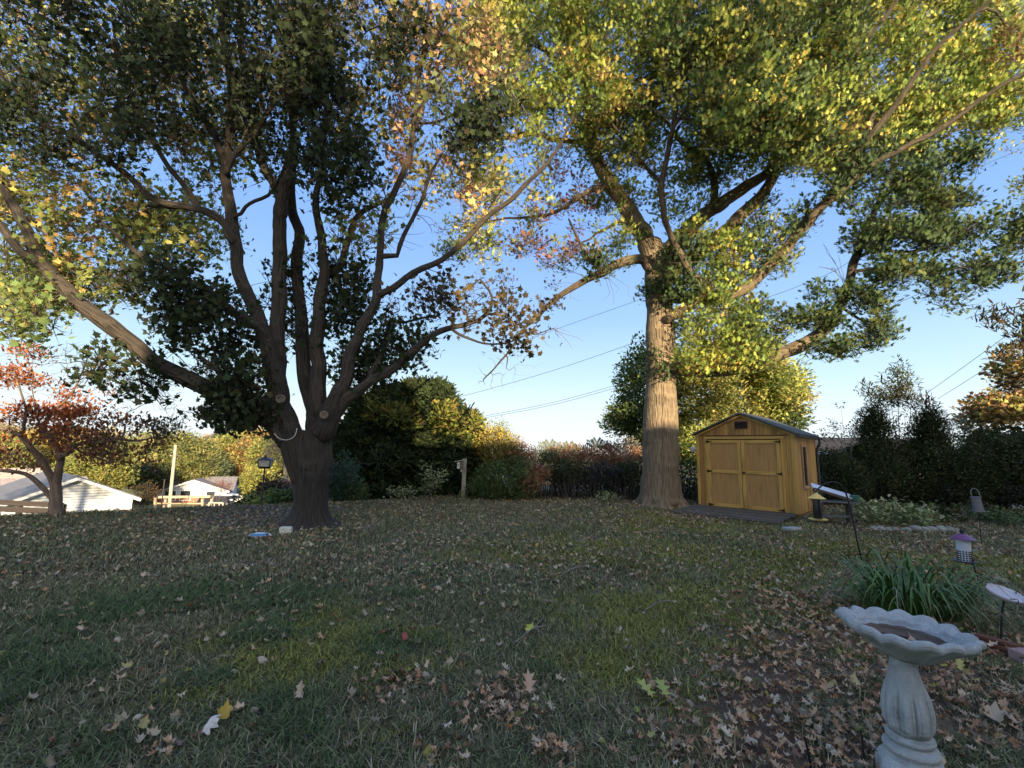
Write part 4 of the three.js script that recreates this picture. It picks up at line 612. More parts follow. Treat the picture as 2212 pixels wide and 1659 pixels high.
{ // a narrow leaved tree outside the right edge, one bough hangs into the picture
  const z = 9.2, b = gz(2420, z), t = thing('narrow_leaved_tree', 'bough of long narrow green brown leaves hanging in at the right edge', 'tree', V(0, 0, 0)), s = new Skeleton(93);
  s.path([b.clone().add(V(0, -.2, 0)), P(2415, 900, z), P(2400, 760, z), P(2390, 640, z)], [.12, .1, .07, .04], .4);
  s.path([P(2400, 740, z), P(2320, 680, z), P(2240, 660, z), P(2150, 672, z), P(2085, 690, z)], [.04, .03, .018, .01, .004], .2, .02);
  s.path([P(2395, 780, z), P(2300, 740, z), P(2230, 735, z), P(2180, 760, z), P(2140, 775, z)], [.035, .025, .016, .009, .004], .2, .02);
  const pts = crownPoints([[2150, 685, 60, 24, 8.9, 9.5, 17, 'mapleBrown'], [2200, 720, 40, 40, 8.9, 9.5, 15, 'mapleBrown'], [2165, 765, 40, 14, 8.9, 9.5, 7, 'mapleBrown'], [2250, 690, 60, 60, 8.8, 9.8, 24, 'mapleBrown'], [2380, 640, 120, 120, 8.6, 10, 60, 'mapleBrown']], 94, null, 0); s.grow(pts);
  const w = s.wood(.004, .45); obj('trunk', [...w.thick, ...w.fine], M.mapleBark, t); const r = RNG(95);
  scatter('crown', sprigs('lance', 7, .17, .15, 1, .6), LM, pts.map(q => ({ m: at(q.p, r() - .5, r() * 6.28, r() - .5, .8 + .4 * r()), c: pick(r, r() < .5 ? PAL.mapleBrown : PAL.hedge) })), t);
}
// bed with pale ground cover
{
  const L = foliage([lob(1900, 1105, 11.6, 45, 15, .6, 60, 'pale'), lob(1960, 1115, 11, 50, 14, .7, 70, 'pale'), lob(1930, 1125, 10.6, 60, 10, .5, 80, 'pale'), lob(2010, 1112, 11.4, 40, 14, .6, 60, 'hedge')], 95, { fill: true });
  const t = tag(new THREE.Group(), 'pale green leafy ground cover in the bed behind the row of stones', 'ground cover'); t.name = 'ground_cover'; t.userData.kind = 'stuff'; scene.add(t); scatter('foliage', SP.med, LM2, L, t);
  const R = foliage([lob(2130, 1108, 11.5, 60, 12, .8, 100, 'hedge'), lob(2180, 1120, 10.8, 50, 10, .7, 70, 'green')], 96, { fill: true, s: .8 }); scatter('foliage', SP.small, LM2, R, t);
}
{ // stones that edge the bed
  const xs = [1890, 1903, 1919, 1935, 1950, 1962, 1978, 1997, 2014, 2034, 2050, 2066], sz = [.07, .075, .06, .06, .055, .06, .095, .08, .08, .09, .085, .06], r = RNG(97);
  xs.forEach((x, i) => { const p = G(x, 1147 + i * .35), g = noisy(new THREE.IcosahedronGeometry(1, 3), .5, 1.3, i * 3).scale(sz[i] * 1.1, sz[i] * .85, sz[i]); const o = obj('edging_stone', g.rotateY(r() * 6).translate(p.x, p.y + sz[i] * .62, p.z), mat((k => [.34 * k, .325 * k, .28 * k])(.85 + .35 * r()), .9, { map: stoneTex, bumpMap: stoneBump, bumpScale: .01 })); tag(o, ['leftmost', 'second', 'third', 'fourth', 'fifth', 'sixth', 'seventh', 'eighth', 'ninth', 'tenth', 'eleventh', 'rightmost'][i] + (i && i < 11 ? ' from the left' : '') + ' of the round grey stones edging the right bed', 'stone', 'stones edging the right bed'); });
}
{ // strappy clump behind the bird bath
  const c = G(1985, 1335), r = RNG(101), t = thing('grass_clump', 'clump of long arching green strap leaves behind the bird bath', 'plant', V(0, 0, 0)), blades = [], dry = [];
  const blade = (b, a, L, w, lift) => { const n = 7, pos = [], idx = [], side = V(-Math.sin(a), 0, Math.cos(a)); for (let i = 0; i <= n; i++) { const u = i / n, d = L * (.85 * u + .0), y = lift * L * (1.6 * u - 1.35 * u * u), ww = w * Math.min(1, 2.4 * (1 - u) + .05) / 2; for (const s of [-1, 1]) pos.push(b.x + Math.cos(a) * d + side.x * ww * s, b.y + y + .01, b.z + Math.sin(a) * d + side.z * ww * s); if (i) { const q = 2 * i; idx.push(q - 2, q - 1, q, q - 1, q + 1, q); } } const g = new THREE.BufferGeometry(); g.setAttribute('position', new THREE.Float32BufferAttribute(pos, 3)); g.setIndex(idx); g.computeVertexNormals(); return g; };
  const tones = [[.05, .125, .018], [.075, .16, .022], [.038, .085, .015], [.12, .19, .035]].map(k => new THREE.MeshPhysicalMaterial({ color: C(...k), roughness: .5, transmission: .2, thickness: 0, side: THREE.DoubleSide })), dm = mat([.3, .25, .15], .85, { side: THREE.DoubleSide });
  for (let i = 0; i < 270; i++) { const a = r() * 6.283, d = Math.sqrt(r()); const b = V(c.x + Math.cos(a) * d * .4 + (r() - .5) * .15, c.y, c.z + Math.sin(a) * d * .26 - .05), out = a + (r() - .5) * 1.6; obj('leaf', blade(b, out, .3 + .35 * r(), .016 + .008 * r(), .95 + 1.0 * r()), tones[Math.floor(r() * 4)], t); }
  for (let i = 0; i < 30; i++) { const a = r() * 6.283, b = V(c.x + Math.cos(a) * .5 + .15, c.y, c.z + Math.sin(a) * .3); obj('leaf', blade(b, a + (r() - .5), .35 + .4 * r(), .007, .45 + .6 * r()), dm, t); }
}
// ── dogwood at the left edge ──
{
  const t = thing('dogwood_tree', 'small forked tree with dark red leaves at the left edge of the lawn', 'tree', V(0, 0, 0)), s = new Skeleton(31), Z = 9.9;
  s.limb([120, 1116, 27, 121, 1090, 22, 121, 1066, 22, 120, 1046, 21], Z, Z, false, .01);
  s.limb([120, 1050, 17, 126, 1010, 15, 130, 985, 14, 122, 965, 13, 108, 945, 12, 97, 932, 11, 103, 908, 9, 118, 885, 7, 134, 870, 6, 160, 840, 4, 180, 800, 3, 190, 770, 2], Z, 9.6, .4);
  s.limb([130, 988, 12, 146, 982, 11, 163, 962, 9, 200, 950, 7, 250, 945, 6, 300, 950, 5, 360, 935, 3, 390, 920, 2], 9.8, 9.2, .3);
  s.limb([118, 1058, 16, 106, 1030, 14, 97, 1010, 14, 84, 982, 13, 70, 966, 12, 45, 940, 11, 0, 926, 9, -60, 905, 6], 9.9, 9.2, .5);
  s.limb([44, 940, 7, 55, 915, 6, 62, 890, 6, 50, 850, 4, 30, 800, 3], 9.4, 9.2, .1);
  s.limb([112, 1078, 11, 98, 1058, 11, 73, 1038, 10, 48, 1022, 8, 0, 1015, 7, -60, 1010, 5], 9.9, 9.5, .3);
  s.limb([68, 965, 5, 90, 935, 4, 80, 890, 3, 70, 830, 2], 9.6, 9.4, .1);
  s.limb([160, 966, 5, 200, 985, 4, 240, 1000, 3], 9.7, 9.4, .1);
  const pts = crownPoints([[170, 955, 85, 26, 9, 10.4, 112, 'brownred'], [120, 940, 70, 26, 9, 10.4, 75, 'red'], [40, 990, 60, 34, 9, 10.2, 99, 'brownred'], [40, 945, 60, 20, 9, 10.2, 45, 'red'], [230, 985, 50, 16, 9, 10, 45, 'brownred'], [160, 895, 40, 14, 9, 10.2, 60, 'red'], [55, 895, 60, 20, 9, 10.2, 90, 'red'], [30, 815, 50, 24, 9, 10, 54, 'red'], [60, 765, 60, 14, 9, 10, 24, 'red'], [290, 925, 60, 18, 8.8, 10, 45, 'brownred'], [350, 930, 50, 22, 8.6, 9.8, 34, 'mapleBrown'], [240, 900, 60, 18, 9, 10, 36, 'red'], [290, 1000, 60, 12, 9, 10, 24, 'brownred'], [90, 850, 90, 40, 9, 10.4, 34, 'red'], [200, 860, 70, 30, 9, 10.2, 22, 'red'], [320, 960, 60, 20, 8.8, 10, 30, 'brownred'], [170, 800, 120, 70, 9, 10.4, 110, 'bare'], [320, 880, 80, 50, 8.8, 10, 90, 'bare'], [90, 800, 90, 60, 9, 10, 70, 'bare'], [380, 910, 30, 40, 8.8, 9.6, 30, 'bare'], [-60, 900, 60, 80, 8.6, 10, 75, 'red']], 33);
  s.grow(pts); const w = s.wood(.0045, .45), tm = obj('trunk', w.thick, M.dogBark, t); obj('twig', w.fine, M.greyTwig, tm).userData.kind = 'stuff';
  const r = RNG(34), cl = pts.filter(q => q.pal !== 'bare'); scatter('crown', sprigs('oval', 9, .17, .075, .9, .7), LM, cl.map(q => ({ m: at(q.p, (r() - .5) * .6, r() * 6.28, (r() - .5) * .6, .8 + .4 * r()), c: pick(r, PAL[q.pal]) })), t);
}
// ───────────────────────── the wooden shed ─────────────────────────
{
  const W = 2.42, D = 2.3, Hh = 1.92, rise = .53, A = Math.atan2(rise, W / 2), th = -44.5 * Math.PI / 180;
  const t = thing('shed', 'yellow brown wooden garden shed with double doors and a dark gable roof', 'shed', V(5.279, .12, -13.12), th);
  const pine = [[.46, .255, .062], [.4, .215, .052], [.52, .295, .072], [.33, .17, .043]].map(c => wood(c, .7)), trim = wood([.51, .305, .075], .7), panel = wood([.41, .225, .07], .7), skid = wood([.2, .11, .05], .9);
  const dark = mat([.03, .014, .01], .5, { metalness: .5 });
  // body: thin core behind the boards
  const core = new THREE.Shape([[0, 0], [W, 0], [W, Hh], [W / 2, Hh + rise], [0, Hh]].map(p => new THREE.Vector2(...p)));
  obj('wall', [new THREE.ExtrudeGeometry(core, { depth: D - .06, bevelEnabled: false }).translate(0, 0, -D + .03)], mat([.13, .075, .035], .9), t);
  const topAt = x => Hh + rise * (1 - Math.abs(x - W / 2) / (W / 2)), r = RNG(4);
  const board = (x0, x1, y0, yTop, z) => { const sh = new THREE.Shape([[x0, y0], [x1, y0], [x1, yTop(x1)], ...(x0 < W / 2 && x1 > W / 2 && yTop(W / 2) > yTop(x0) + .001 && yTop(W / 2) > yTop(x1) ? [[W / 2, yTop(W / 2)]] : []), [x0, yTop(x0)]].map(p => new THREE.Vector2(...p))); const g = new THREE.ExtrudeGeometry(sh, { depth: .014, bevelEnabled: true, bevelSize: .003, bevelThickness: .003, bevelSegments: 1 }); return g.translate(0, 0, z); };
  const DX0 = .29, DX1 = 2.13, DH = 1.80;
  for (const [a, b] of [[.065, .17], [.182, DX0 - .035], [DX1 + .035, 2.235], [2.247, 2.352]]) obj('siding_board', board(a, b, -.02, () => 1.90, -.028), pine[Math.floor(r() * 4)], t);
  for (let k = 0; k < 23; k++) { const a = .07 + k * .0992, b = a + .092; obj('siding_board', board(a, b, 1.915, x => topAt(x) - .05, -.03), pine[[3, 0, 3, 1][Math.floor(r() * 4)]], t); }
  for (const x of [.03, W - .03]) obj('corner_board', bx(.075, Hh + .02, .04, x, Hh / 2 - .01, 0, { r: .005 }), trim, t);
  obj('corner_board', bx(.04, Hh, .075, W + .004, Hh / 2 - .01, -.045, { r: .005 }), trim, t);
  obj('header_board', bx(DX1 - DX0 + .16, .075, .035, (DX0 + DX1) / 2, DH + .045, .012, { r: .004 }), trim, t);
  obj('drip_edge', bx(DX1 - DX0 + .2, .014, .05, (DX0 + DX1) / 2, DH + .09, .02, { r: .002 }), wood([.17, .07, .045], .7), t);
  for (const x of [DX0 - .02, DX1 + .02]) obj('door_trim', bx(.055, DH, .03, x, DH / 2, .006, { r: .004 }), trim, t);
  // two doors with frames, hinges and a knob
  const mid = 1.185;
  for (const [a, b, side] of [[DX0 + .012, mid - .006, -1], [mid + .006, DX1 - .012, 1]]) {
    const w = b - a, cx = (a + b) / 2, d = obj('door', bx(w, DH - .03, .03, 0, 0, 0, { r: .003, g: 'y' }), panel, t); d.position.set(cx, DH / 2 - .005, .004);
    for (const s of [-1, 1]) obj('stile', bx(.085, DH - .03, .022, s * (w / 2 - .0425), 0, .026, { r: .004 }), trim, d);
    for (const y of [DH / 2 - .06, .0, -DH / 2 + .05]) obj('rail', bx(w - .172, y === 0 ? .085 : .09, .02, 0, y === 0 ? .04 : y, .025, { r: .004 }), trim, d);
    for (const y of [DH / 2 - .06, .04, -DH / 2 + .05]) obj('hinge', [bx(.022, .085, .012, side * (w / 2 + .006), y, .042, { r: .003 }), new THREE.ExtrudeGeometry(new THREE.Shape([new THREE.Vector2(0, -.028), new THREE.Vector2(-.13, -.007), new THREE.Vector2(-.13, .007), new THREE.Vector2(0, .028)]), { depth: .006, bevelEnabled: false }).scale(side, 1, 1).translate(side * w / 2, y, .038)], dark, d);
    for (const [rx, ry, s] of [[-.2 * side, -.55, .1], [.25, -.72, .07]]) void s;
    if (side > 0) obj('door_knob', [new THREE.CylinderGeometry(.032, .032, .012, 18).rotateX(Math.PI / 2).translate(-w / 2 + .045, .03, .044), new THREE.SphereGeometry(.024, 14, 10).translate(-w / 2 + .045, .03, .07)], dark, d);
  }
  obj('sill', bx(DX1 - DX0 + .02, .035, .07, (DX0 + DX1) / 2, -.03, .035, { r: .005 }), mat([.5, .49, .46], .4, { metalness: .7 }), t);
  obj('skid', [bx(W, .1, .08, W / 2, -.075, -.05), bx(W, .1, .08, W / 2, -.075, -D + .08), bx(.08, .1, D - .3, W - .05, -.075, -D / 2)], skid, t);
  // gable vent
  const v = obj('gable_vent', bx(.3, .16, .02, W / 2, Hh + .26, -.008, { r: .003 }), mat([.012, .01, .01], .8), t);
  obj('frame', [bx(.33, .016, .03, W / 2, Hh + .347, .004), bx(.33, .016, .03, W / 2, Hh + .173, .004), bx(.016, .16, .03, W / 2 - .157, Hh + .26, .004), bx(.016, .16, .03, W / 2 + .157, Hh + .26, .004)], wood([.12, .06, .035], .8), v);
  for (let k = 0; k < 5; k++) obj('slat', bx(.29, .022, .006, W / 2, Hh + .2 + k * .03, .008, { rx: .7, r: .001 }), mat([.03, .022, .02], .6), v);
  // right side wall with a narrow window
  const wz0 = -1.12, wz1 = -.72, wy0 = .62, wy1 = 1.62;
  const sb = (z0, z1, y0, y1) => bx(.016, y1 - y0, z1 - z0, W + .002, (y0 + y1) / 2, (z0 + z1) / 2, { r: .003, g: 'y' });
  for (let k = 0; k < 14; k++) { const z0 = -.09 - k * .158, z1 = z0 - .148; if (z1 < -D) break; const m = pine[Math.floor(r() * 4)]; if (z0 < wz0 - .03 || z1 > wz1 + .03) obj('siding_board', sb(z1, z0, -.02, Hh - .02), m, t); else { obj('siding_board', sb(z1, z0, -.02, wy0 - .03), m, t); obj('siding_board', sb(z1, z0, wy1 + .03, Hh - .02), m, t); } }
  const win = obj('window', [bx(.03, wy1 - wy0 + .1, .05, W + .014, (wy0 + wy1) / 2, wz0 - .02), bx(.03, wy1 - wy0 + .1, .05, W + .014, (wy0 + wy1) / 2, wz1 + .02), bx(.03, .05, wz1 - wz0 - .01, W + .014, wy1 + .025, (wz0 + wz1) / 2), bx(.04, .06, wz1 - wz0 - .01, W + .016, wy0 - .02, (wz0 + wz1) / 2)], wood([.5, .3, .15], .7), t);
  obj('pane', bx(.008, wy1 - wy0 + .02, wz1 - wz0 - .02, W + .002, (wy0 + wy1) / 2, (wz0 + wz1) / 2, { r: 0 }), mat([.02, .022, .026], .08), win);
  obj('muntin', bx(.012, .014, wz1 - wz0 - .04, W + .01, (wy0 + wy1) / 2, (wz0 + wz1) / 2, { r: 0 }), mat([.05, .045, .04], .5), win);
  obj('sill', bx(.06, .022, .5, W + .026, wy0 - .065, (wz0 + wz1) / 2), wood([.4, .23, .12], .7), win);
  // back and left walls
  obj('wall', [bx(W, Hh, .016, W / 2, Hh / 2, -D - .002), bx(.016, Hh, D - .1, -.004, Hh / 2, -D / 2)], pine[1], t);
  // roof with rake boards, gutter and downspout
  const rl = (W / 2 + .09) / Math.cos(A), roofM = mat([.06, .064, .066], .7, { map: shingle }), slab = (s) => bx(rl, .035, D + .22, 0, 0, 0, { r: .006, g: 'z', rz: -s * A }).translate(W / 2 + s * (rl / 2 * Math.cos(A)), Hh + rise + .045 - rl / 2 * Math.sin(A), -D / 2 + .0);
  for (const s of [-1, 1]) {
    const rf = obj('roof', slab(s), roofM, t);
    for (let k = 0; k < 9; k++) obj('shingle_row', bx(.15, .012, D + .225, 0, 0, 0, { r: .003, g: 'z', rz: -s * A - s * .05 }).translate(W / 2 + s * ((k + .5) * rl / 9) * Math.cos(A), Hh + rise + .068 - ((k + .5) * rl / 9) * Math.sin(A), -D / 2), mat([.052, .056, .058].map(c => c * (.85 + .3 * r())), .75, { map: shingle }), rf);
    obj('rake_board', bx(rl - .05, .05, .02, 0, 0, 0, { r: .003, rz: -s * A }).translate(W / 2 + s * (rl / 2 - .03) * Math.cos(A), Hh + rise - .015 - (rl / 2 - .03) * Math.sin(A), .022), trim, t);
    obj('roof_edge', bx(rl, .03, .014, 0, 0, 0, { r: .002, rz: -s * A }).translate(W / 2 + s * (rl / 2 * Math.cos(A)), Hh + rise + .048 - rl / 2 * Math.sin(A), .118), mat([.07, .085, .08], .35, { metalness: .6 }), t);
  }
  const gx = W + .12, gy = Hh - .02;
  const gut = obj('gutter', [bx(.085, .008, D + .2, gx, gy - .05, -D / 2, { r: 0 }), bx(.008, .07, D + .2, gx + .042, gy - .015, -D / 2, { r: 0 }), bx(.1, .075, .01, gx, gy - .015, .108, { r: .002 })], mat([.035, .036, .038], .4, { metalness: .4 }), t);
  obj('downspout', pipe([V(gx, gy - .05, -D + .1), V(gx + .01, gy - .14, -D + .1), V(gx - .05, gy - .26, -D + .1), V(W + .05, gy - .33, -D + .1), V(W + .05, .9, -D + .1), V(W + .05, .02, -D + .1)], .032, 40, 8), mat([.035, .036, .038], .4), gut);
}
{ // ramp of weathered boards before the doors
  const t = thing('wooden_ramp', 'low ramp of dark weathered boards lying before the shed doors', 'ramp', V(5.279, 0, -13.12), -44.5 * Math.PI / 180), r = RNG(6);
  const ms = [0, 1, 2].map(k => wood([.075, .07, .062].map(c => c * (.75 + .3 * k)), .9, .003));
  for (let k = 0; k < 11; k++) obj('plank', bx(2.5 - .1 * r(), .035, .136, 1.15 + .05 * r(), .105 - k * .006, .13 + k * .144, { r: .008, rx: .042, ry: (r() - .5) * .012 }), ms[k % 3], t);
  for (const x of [.05, 1.2, 2.3]) obj('joist', bx(.06, .07, 1.56, x, .03, .84, { rx: .04 }), ms[0], t);
}
{ // flat stone beside the ramp
  const p = G(1712, 1146); tag(obj('paving_stone', noisy(new RoundedBoxGeometry(.34, .07, .22, 3, .025), .02, 7).rotateY(.4).translate(p.x, p.y + .03, p.z), mat([.36, .37, .38], .9, { map: stoneTex })), 'flat pale grey stone on the grass at the right front corner of the ramp', 'stone');
}
{ // sloped pale lid on a bench beside the shed
  const a = P(1755, 1048, 10.6), b = P(1836, 1070, 10.3), len = a.distanceTo(b), ang = Math.atan2(b.y - a.y, b.x - a.x), yaw = -Math.atan2(b.z - a.z, b.x - a.x);
  const t = thing('potting_bench', 'dark bench with a pale sloped metal lid standing against the right side of the shed', 'bench', V(a.x, 0, a.z), yaw);
  const grey = wood([.12, .12, .12], .8), lidM = mat([.62, .64, .68], .35, { metalness: .35 });
  obj('lid', bx(len + .06, .02, .36, 0, 0, 0, { r: .005, rx: .22, rz: ang }).translate(len / 2, (a.y + b.y) / 2 - .02, -.1), lidM, t);
  obj('lid_frame', [bx(len, .06, .025, 0, 0, 0, { rz: ang }).translate(len / 2, (a.y + b.y) / 2 - .085, .07), bx(len, .05, .025, 0, 0, 0, { rz: ang }).translate(len / 2, (a.y + b.y) / 2 + .0, -.25)], wood([.1, .07, .055], .8), t);
  const yb = P(1790, 1083, 10.5).y;
  for (let k = 0; k < 3; k++) obj('bench_board', bx(len + .16, .035, .13, len / 2 + .06, yb, .06 - k * .14), grey, t);
  for (const [x, z] of [[.08, .08], [len - .05, .08], [.08, -.28], [len - .05, -.28]]) obj('leg', bx(.06, (x < .5 ? a.y : b.y) - .1, .06, x, ((x < .5 ? a.y : b.y) - .1) / 2, z), wood([.07, .06, .055], .85), t);
  obj('shelf', bx(len, .025, .34, len / 2, .2, -.1), grey, t);
  const q = P(1846, 1088, 10.3); tag(obj('plastic_tub', lathe([[0, 0], [.07, 0], [.085, .13], [.092, .13], [.092, .142], [.08, .142], [.066, .02], [0, .02]], 20).translate(q.x, yb + .018, q.z + .02), mat([.07, .16, .13], .5)), 'small green plastic tub at the right end of the dark bench', 'tub');
}
{ // white round disc left of the shed
  const p = P(1497, 971, 14.4), t = thing('round_reflector', 'small round white disc on a stake at the left rear of the shed', 'reflector', V(p.x, 0, p.z));
  obj('disc', lathe([[0, -.012], [.085, -.012], [.098, 0], [.085, .014], [.05, .03], [0, .036]], 28).rotateX(Math.PI / 2).translate(0, p.y, 0), M.offwhite, t);
  obj('stake', cyl(.008, .008, p.y - .09, 0, 0, 0, 8), M.iron, t);
}
// ───────────────────────── bird feeders ─────────────────────────
{ // shepherd's hook with the yellow topped tube
  const z = 6.91, base = G(1862, 1215), z2 = -base.z, t = thing('shepherd_hook', 'tall black shepherd hook pole holding the yellow topped bird feeder', 'pole', V(0, 0, 0));
  const q = (x, y, dz = 0) => P(x, y, z2 + dz);
  obj('pole', pipe([base.clone().add(V(.02, -.1, 0)), q(1853, 1175), q(1842, 1120), q(1836, 1095), q(1830, 1074), q(1824, 1057), q(1812, 1045), q(1797, 1041), q(1780, 1046), q(1768, 1055), q(1759, 1062), q(1757, 1057), q(1761, 1055)], .011, 90, 8), M.iron, t);
  obj('foot', pipe([base.clone().add(V(-.09, .0, 0)), base.clone().add(V(-.08, .1, 0)), base.clone().add(V(.08, .1, 0)), base.clone().add(V(.09, 0, 0))], .006, 16, 6), M.iron, t);
  const top = q(1763, 1066), f = thing('tube_feeder', 'black tube bird feeder with a yellow cone roof and yellow ring tray', 'bird feeder', top), ye = mat([.75, .52, .14], .5);
  obj('hanger', new THREE.TorusGeometry(.026, .004, 8, 20).translate(0, .028, 0), mat([.45, .42, .36], .4, { metalness: .6 }), f);
  obj('roof', lathe([[.0, .012], [.012, .012], [.02, .002], [.07, -.04], [.118, -.066], [.119, -.072], [.11, -.074], [.05, -.05], [0, -.03]], 32), ye, f);
  obj('tube', lathe([[0, -.05], [.056, -.055], [.057, -.36], [0, -.365]], 24), mat([.012, .012, .012], .35), f);
  for (const [y, a] of [[-.14, .6], [-.22, 2.2], [-.3, -.4], [-.26, 1.2]]) obj('perch', new THREE.CylinderGeometry(.004, .004, .2, 6).rotateZ(Math.PI / 2).rotateY(a).translate(0, y, 0), M.iron, f);
  obj('tray', [lathe([[.055, -.372], [.1, -.376], [.118, -.366], [.124, -.364], [.124, -.372], [.1, -.386], [.05, -.384]], 36), cyl(.03, .055, .02, 0, -.395, 0, 20)], ye, f);
}
{ // purple roofed feeder
  const base = G(2126, 1312), z = -base.z, top = P(2085, 1152, z), low = P(2085, 1213, z), h = top.y - low.y;
  const f = thing('seed_feeder', 'white seed feeder with a purple roof and a grid of holes at the right', 'bird feeder', low), r = .057;
  obj('plate', lathe([[0, -.006], [.095, -.004], [.105, .004], [.103, .01], [.06, .006], [0, .006]], 32), mat([.03, .02, .035], .5), f);
  const hb = h * .8, body = obj('body', lathe([[r * .9, 0], [r * .92, hb * .45], [r * 1.05, hb * .5], [r * 1.08, hb]], 28), mat([.55, .58, .6], .35), f);
  obj('core', cyl(r * .8, r * .85, hb, 0, .004, 0, 20), mat([.3, .31, .32], .6), f);
  const hole = new THREE.CylinderGeometry(.0075, .0075, .012, 10).rotateX(Math.PI / 2), hm = mat([.015, .014, .016], .8);
  for (let a = 0; a < 14; a++) for (let k = 0; k < 6; k++) { const m = new THREE.Mesh(hole, hm); m.name = 'hole'; const an = a / 14 * 6.283; m.position.set(Math.sin(an) * r * .915, .018 + k * .0215, Math.cos(an) * r * .915); m.rotation.y = an; body.add(m); }
  obj('roof', lathe([[.1, hb - .004], [.103, hb + .004], [.066, hb + .032], [.03, hb + .05], [.018, hb + .056], [0, hb + .056], [0, hb + .03], [.07, hb + .01]], 36), mat([.17, .06, .15], .35), f);
  obj('knob', [new THREE.SphereGeometry(.02, 12, 10).translate(0, hb + .075, 0), new THREE.TorusGeometry(.024, .004, 6, 16).translate(.012, hb + .09, 0)], M.iron, f);
  const t = thing('feeder_pole', 'thin leaning black pole under the purple roofed feeder', 'pole', V(0, 0, 0)); obj('pole', pipe([P(2100, 1211, z), P(2112, 1250, z), P(2124, 1300, z), base.clone().add(V(0, -.1, 0))], .007, 20, 7), M.iron, t); obj('collar', cyl(.016, .02, .03, 0, 0, 0, 12).applyMatrix4(at(P(2100, 1214, z), 0, 0, .1, 1)), M.iron, t);
}
{ // grey hanging feeder farther back
  const base = G(2121, 1178), z = -base.z, low = P(2114, 1104, z), f = thing('suet_feeder', 'narrow grey feeder with a wire handle on a thin pole before the dark hedge', 'bird feeder', low, -.3), g = mat([.13, .13, .135], .6), px = z / F;
  const w = 20 * px, h = 27 * px;
  obj('body', new THREE.CylinderGeometry(w * .42, w * .5, h, 4, 1).rotateY(Math.PI / 4).scale(1.1, 1, .7).translate(0, h / 2, 0).rotateZ(.1), g, f);
  obj('lid', bx(w * .8, .012, w * .55, -.02, h + .012, 0, { rz: .1 }), g, f); obj('base', bx(w * .95, .015, w * .7, 0, -.005, 0), g, f);
  obj('handle', pipe([V(-w * .42, h, 0), V(-w * .44, h * 1.55, 0), V(-w * .2, h * 1.72, 0), V(w * .12, h * 1.6, 0), V(w * .3, h * 1.02, 0)], .005, 30, 6), mat([.25, .25, .25], .5), f);
  const t = thing('feeder_pole', 'thin dark pole standing below the narrow grey feeder at the hedge', 'pole', V(0, 0, 0)); obj('pole', pipe([low.clone().add(V(.02, 0, -.01)), P(2117, 1140, z), base.clone().add(V(0, -.1, 0))], .007, 12, 6), M.iron, t);
}
{ // dish on a pole
  const base = G(2158, 1390), z = -base.z, c = P(2172, 1284, z), t = thing('dish_feeder', 'round white dish feeder with rim hooks on a thin black pole at the right edge', 'bird feeder', V(0, 0, 0)), r = .125;
  const d = obj('dish', lathe([[0, -.024], [r * .8, -.022], [r * .96, -.004], [r, .012], [r * .985, .018], [r * .95, .014], [r * .86, -.006], [r * .78, -.01], [0, -.012]], 44), mat([.6, .55, .56], .4), t); d.position.copy(c); d.rotation.set(.34, 0, -.1);
  for (const a of [2.4, .15, -1.9]) { const x = Math.cos(a) * r * .97, zz = -Math.sin(a) * r * .97; obj('hook', new THREE.TorusGeometry(.014, .003, 6, 16, 4.6).rotateY(-a).translate(x, .018, zz), M.iron, d); }
  obj('pole', pipe([c.clone().add(V(-.012, -.024, 0)), P(2164, 1330, z), base.clone().add(V(0, -.12, 0))], .0075, 14, 7), M.iron, t);
  obj('bracket', cyl(.03, .05, .018, c.x - .005, c.y - .042, c.z, 16), M.iron, t);
}
{ // low timber edging with a brick at its end
  const a = G(2104, 1402), b = G(2196, 1430), yaw = -Math.atan2(b.z - a.z, b.x - a.x), L = a.distanceTo(b), t = thing('timber_edging', 'low red brown ridged timber edging right of the bird bath bowl', 'edging', a, yaw), m = [0, 1, 2].map(k => wood([.15, .055, .035].map(v => v * (.8 + .25 * k)), .8));
  for (let k = 0; k < 3; k++) obj('timber', bx(L, .034, .05, L / 2, .02 + k * .038, -.02 - k * .012, { r: .012 }), m[k], t);
  const p = G(2208, 1436); tag(obj('brick', bx(.2, .1, .1, p.x + .05, p.y + .045, p.z, { ry: yaw + 1.2, r: .008 }), mat([.42, .26, .24], .9, { map: stoneTex })), 'pinkish brick standing at the right edge against the end of the timber edging', 'brick');
}
// two thin stakes at the bottom edge
[[1755, 1665, 1738, 1592, 'thin dark garden stake with a wire loop in the leaves left of the bird bath'], [1868, 1662, 1862, 1588, 'short dark garden stake just left of the bird bath foot']].forEach(([x0, y0, x1, y1, l], i) => {
  const b = G(x0, y0), e = P(x1, y1, -b.z), t = thing('garden_stake', l, 'stake', V(0, 0, 0)); obj('rod', pipe([b.clone().add(V(0, -.05, 0)), b.clone().lerp(e, .5), e], .005, 8, 6), M.iron, t);
  obj('wire', pipe(i ? [P(1880, 1610, -b.z), P(1896, 1625, -b.z), P(1905, 1655, -b.z)] : [P(1728, 1594, -b.z), P(1716, 1610, -b.z), P(1716, 1635, -b.z), P(1724, 1650, -b.z), P(1733, 1662, -b.z)], .003, 16, 5), M.greyTwig, t);
});
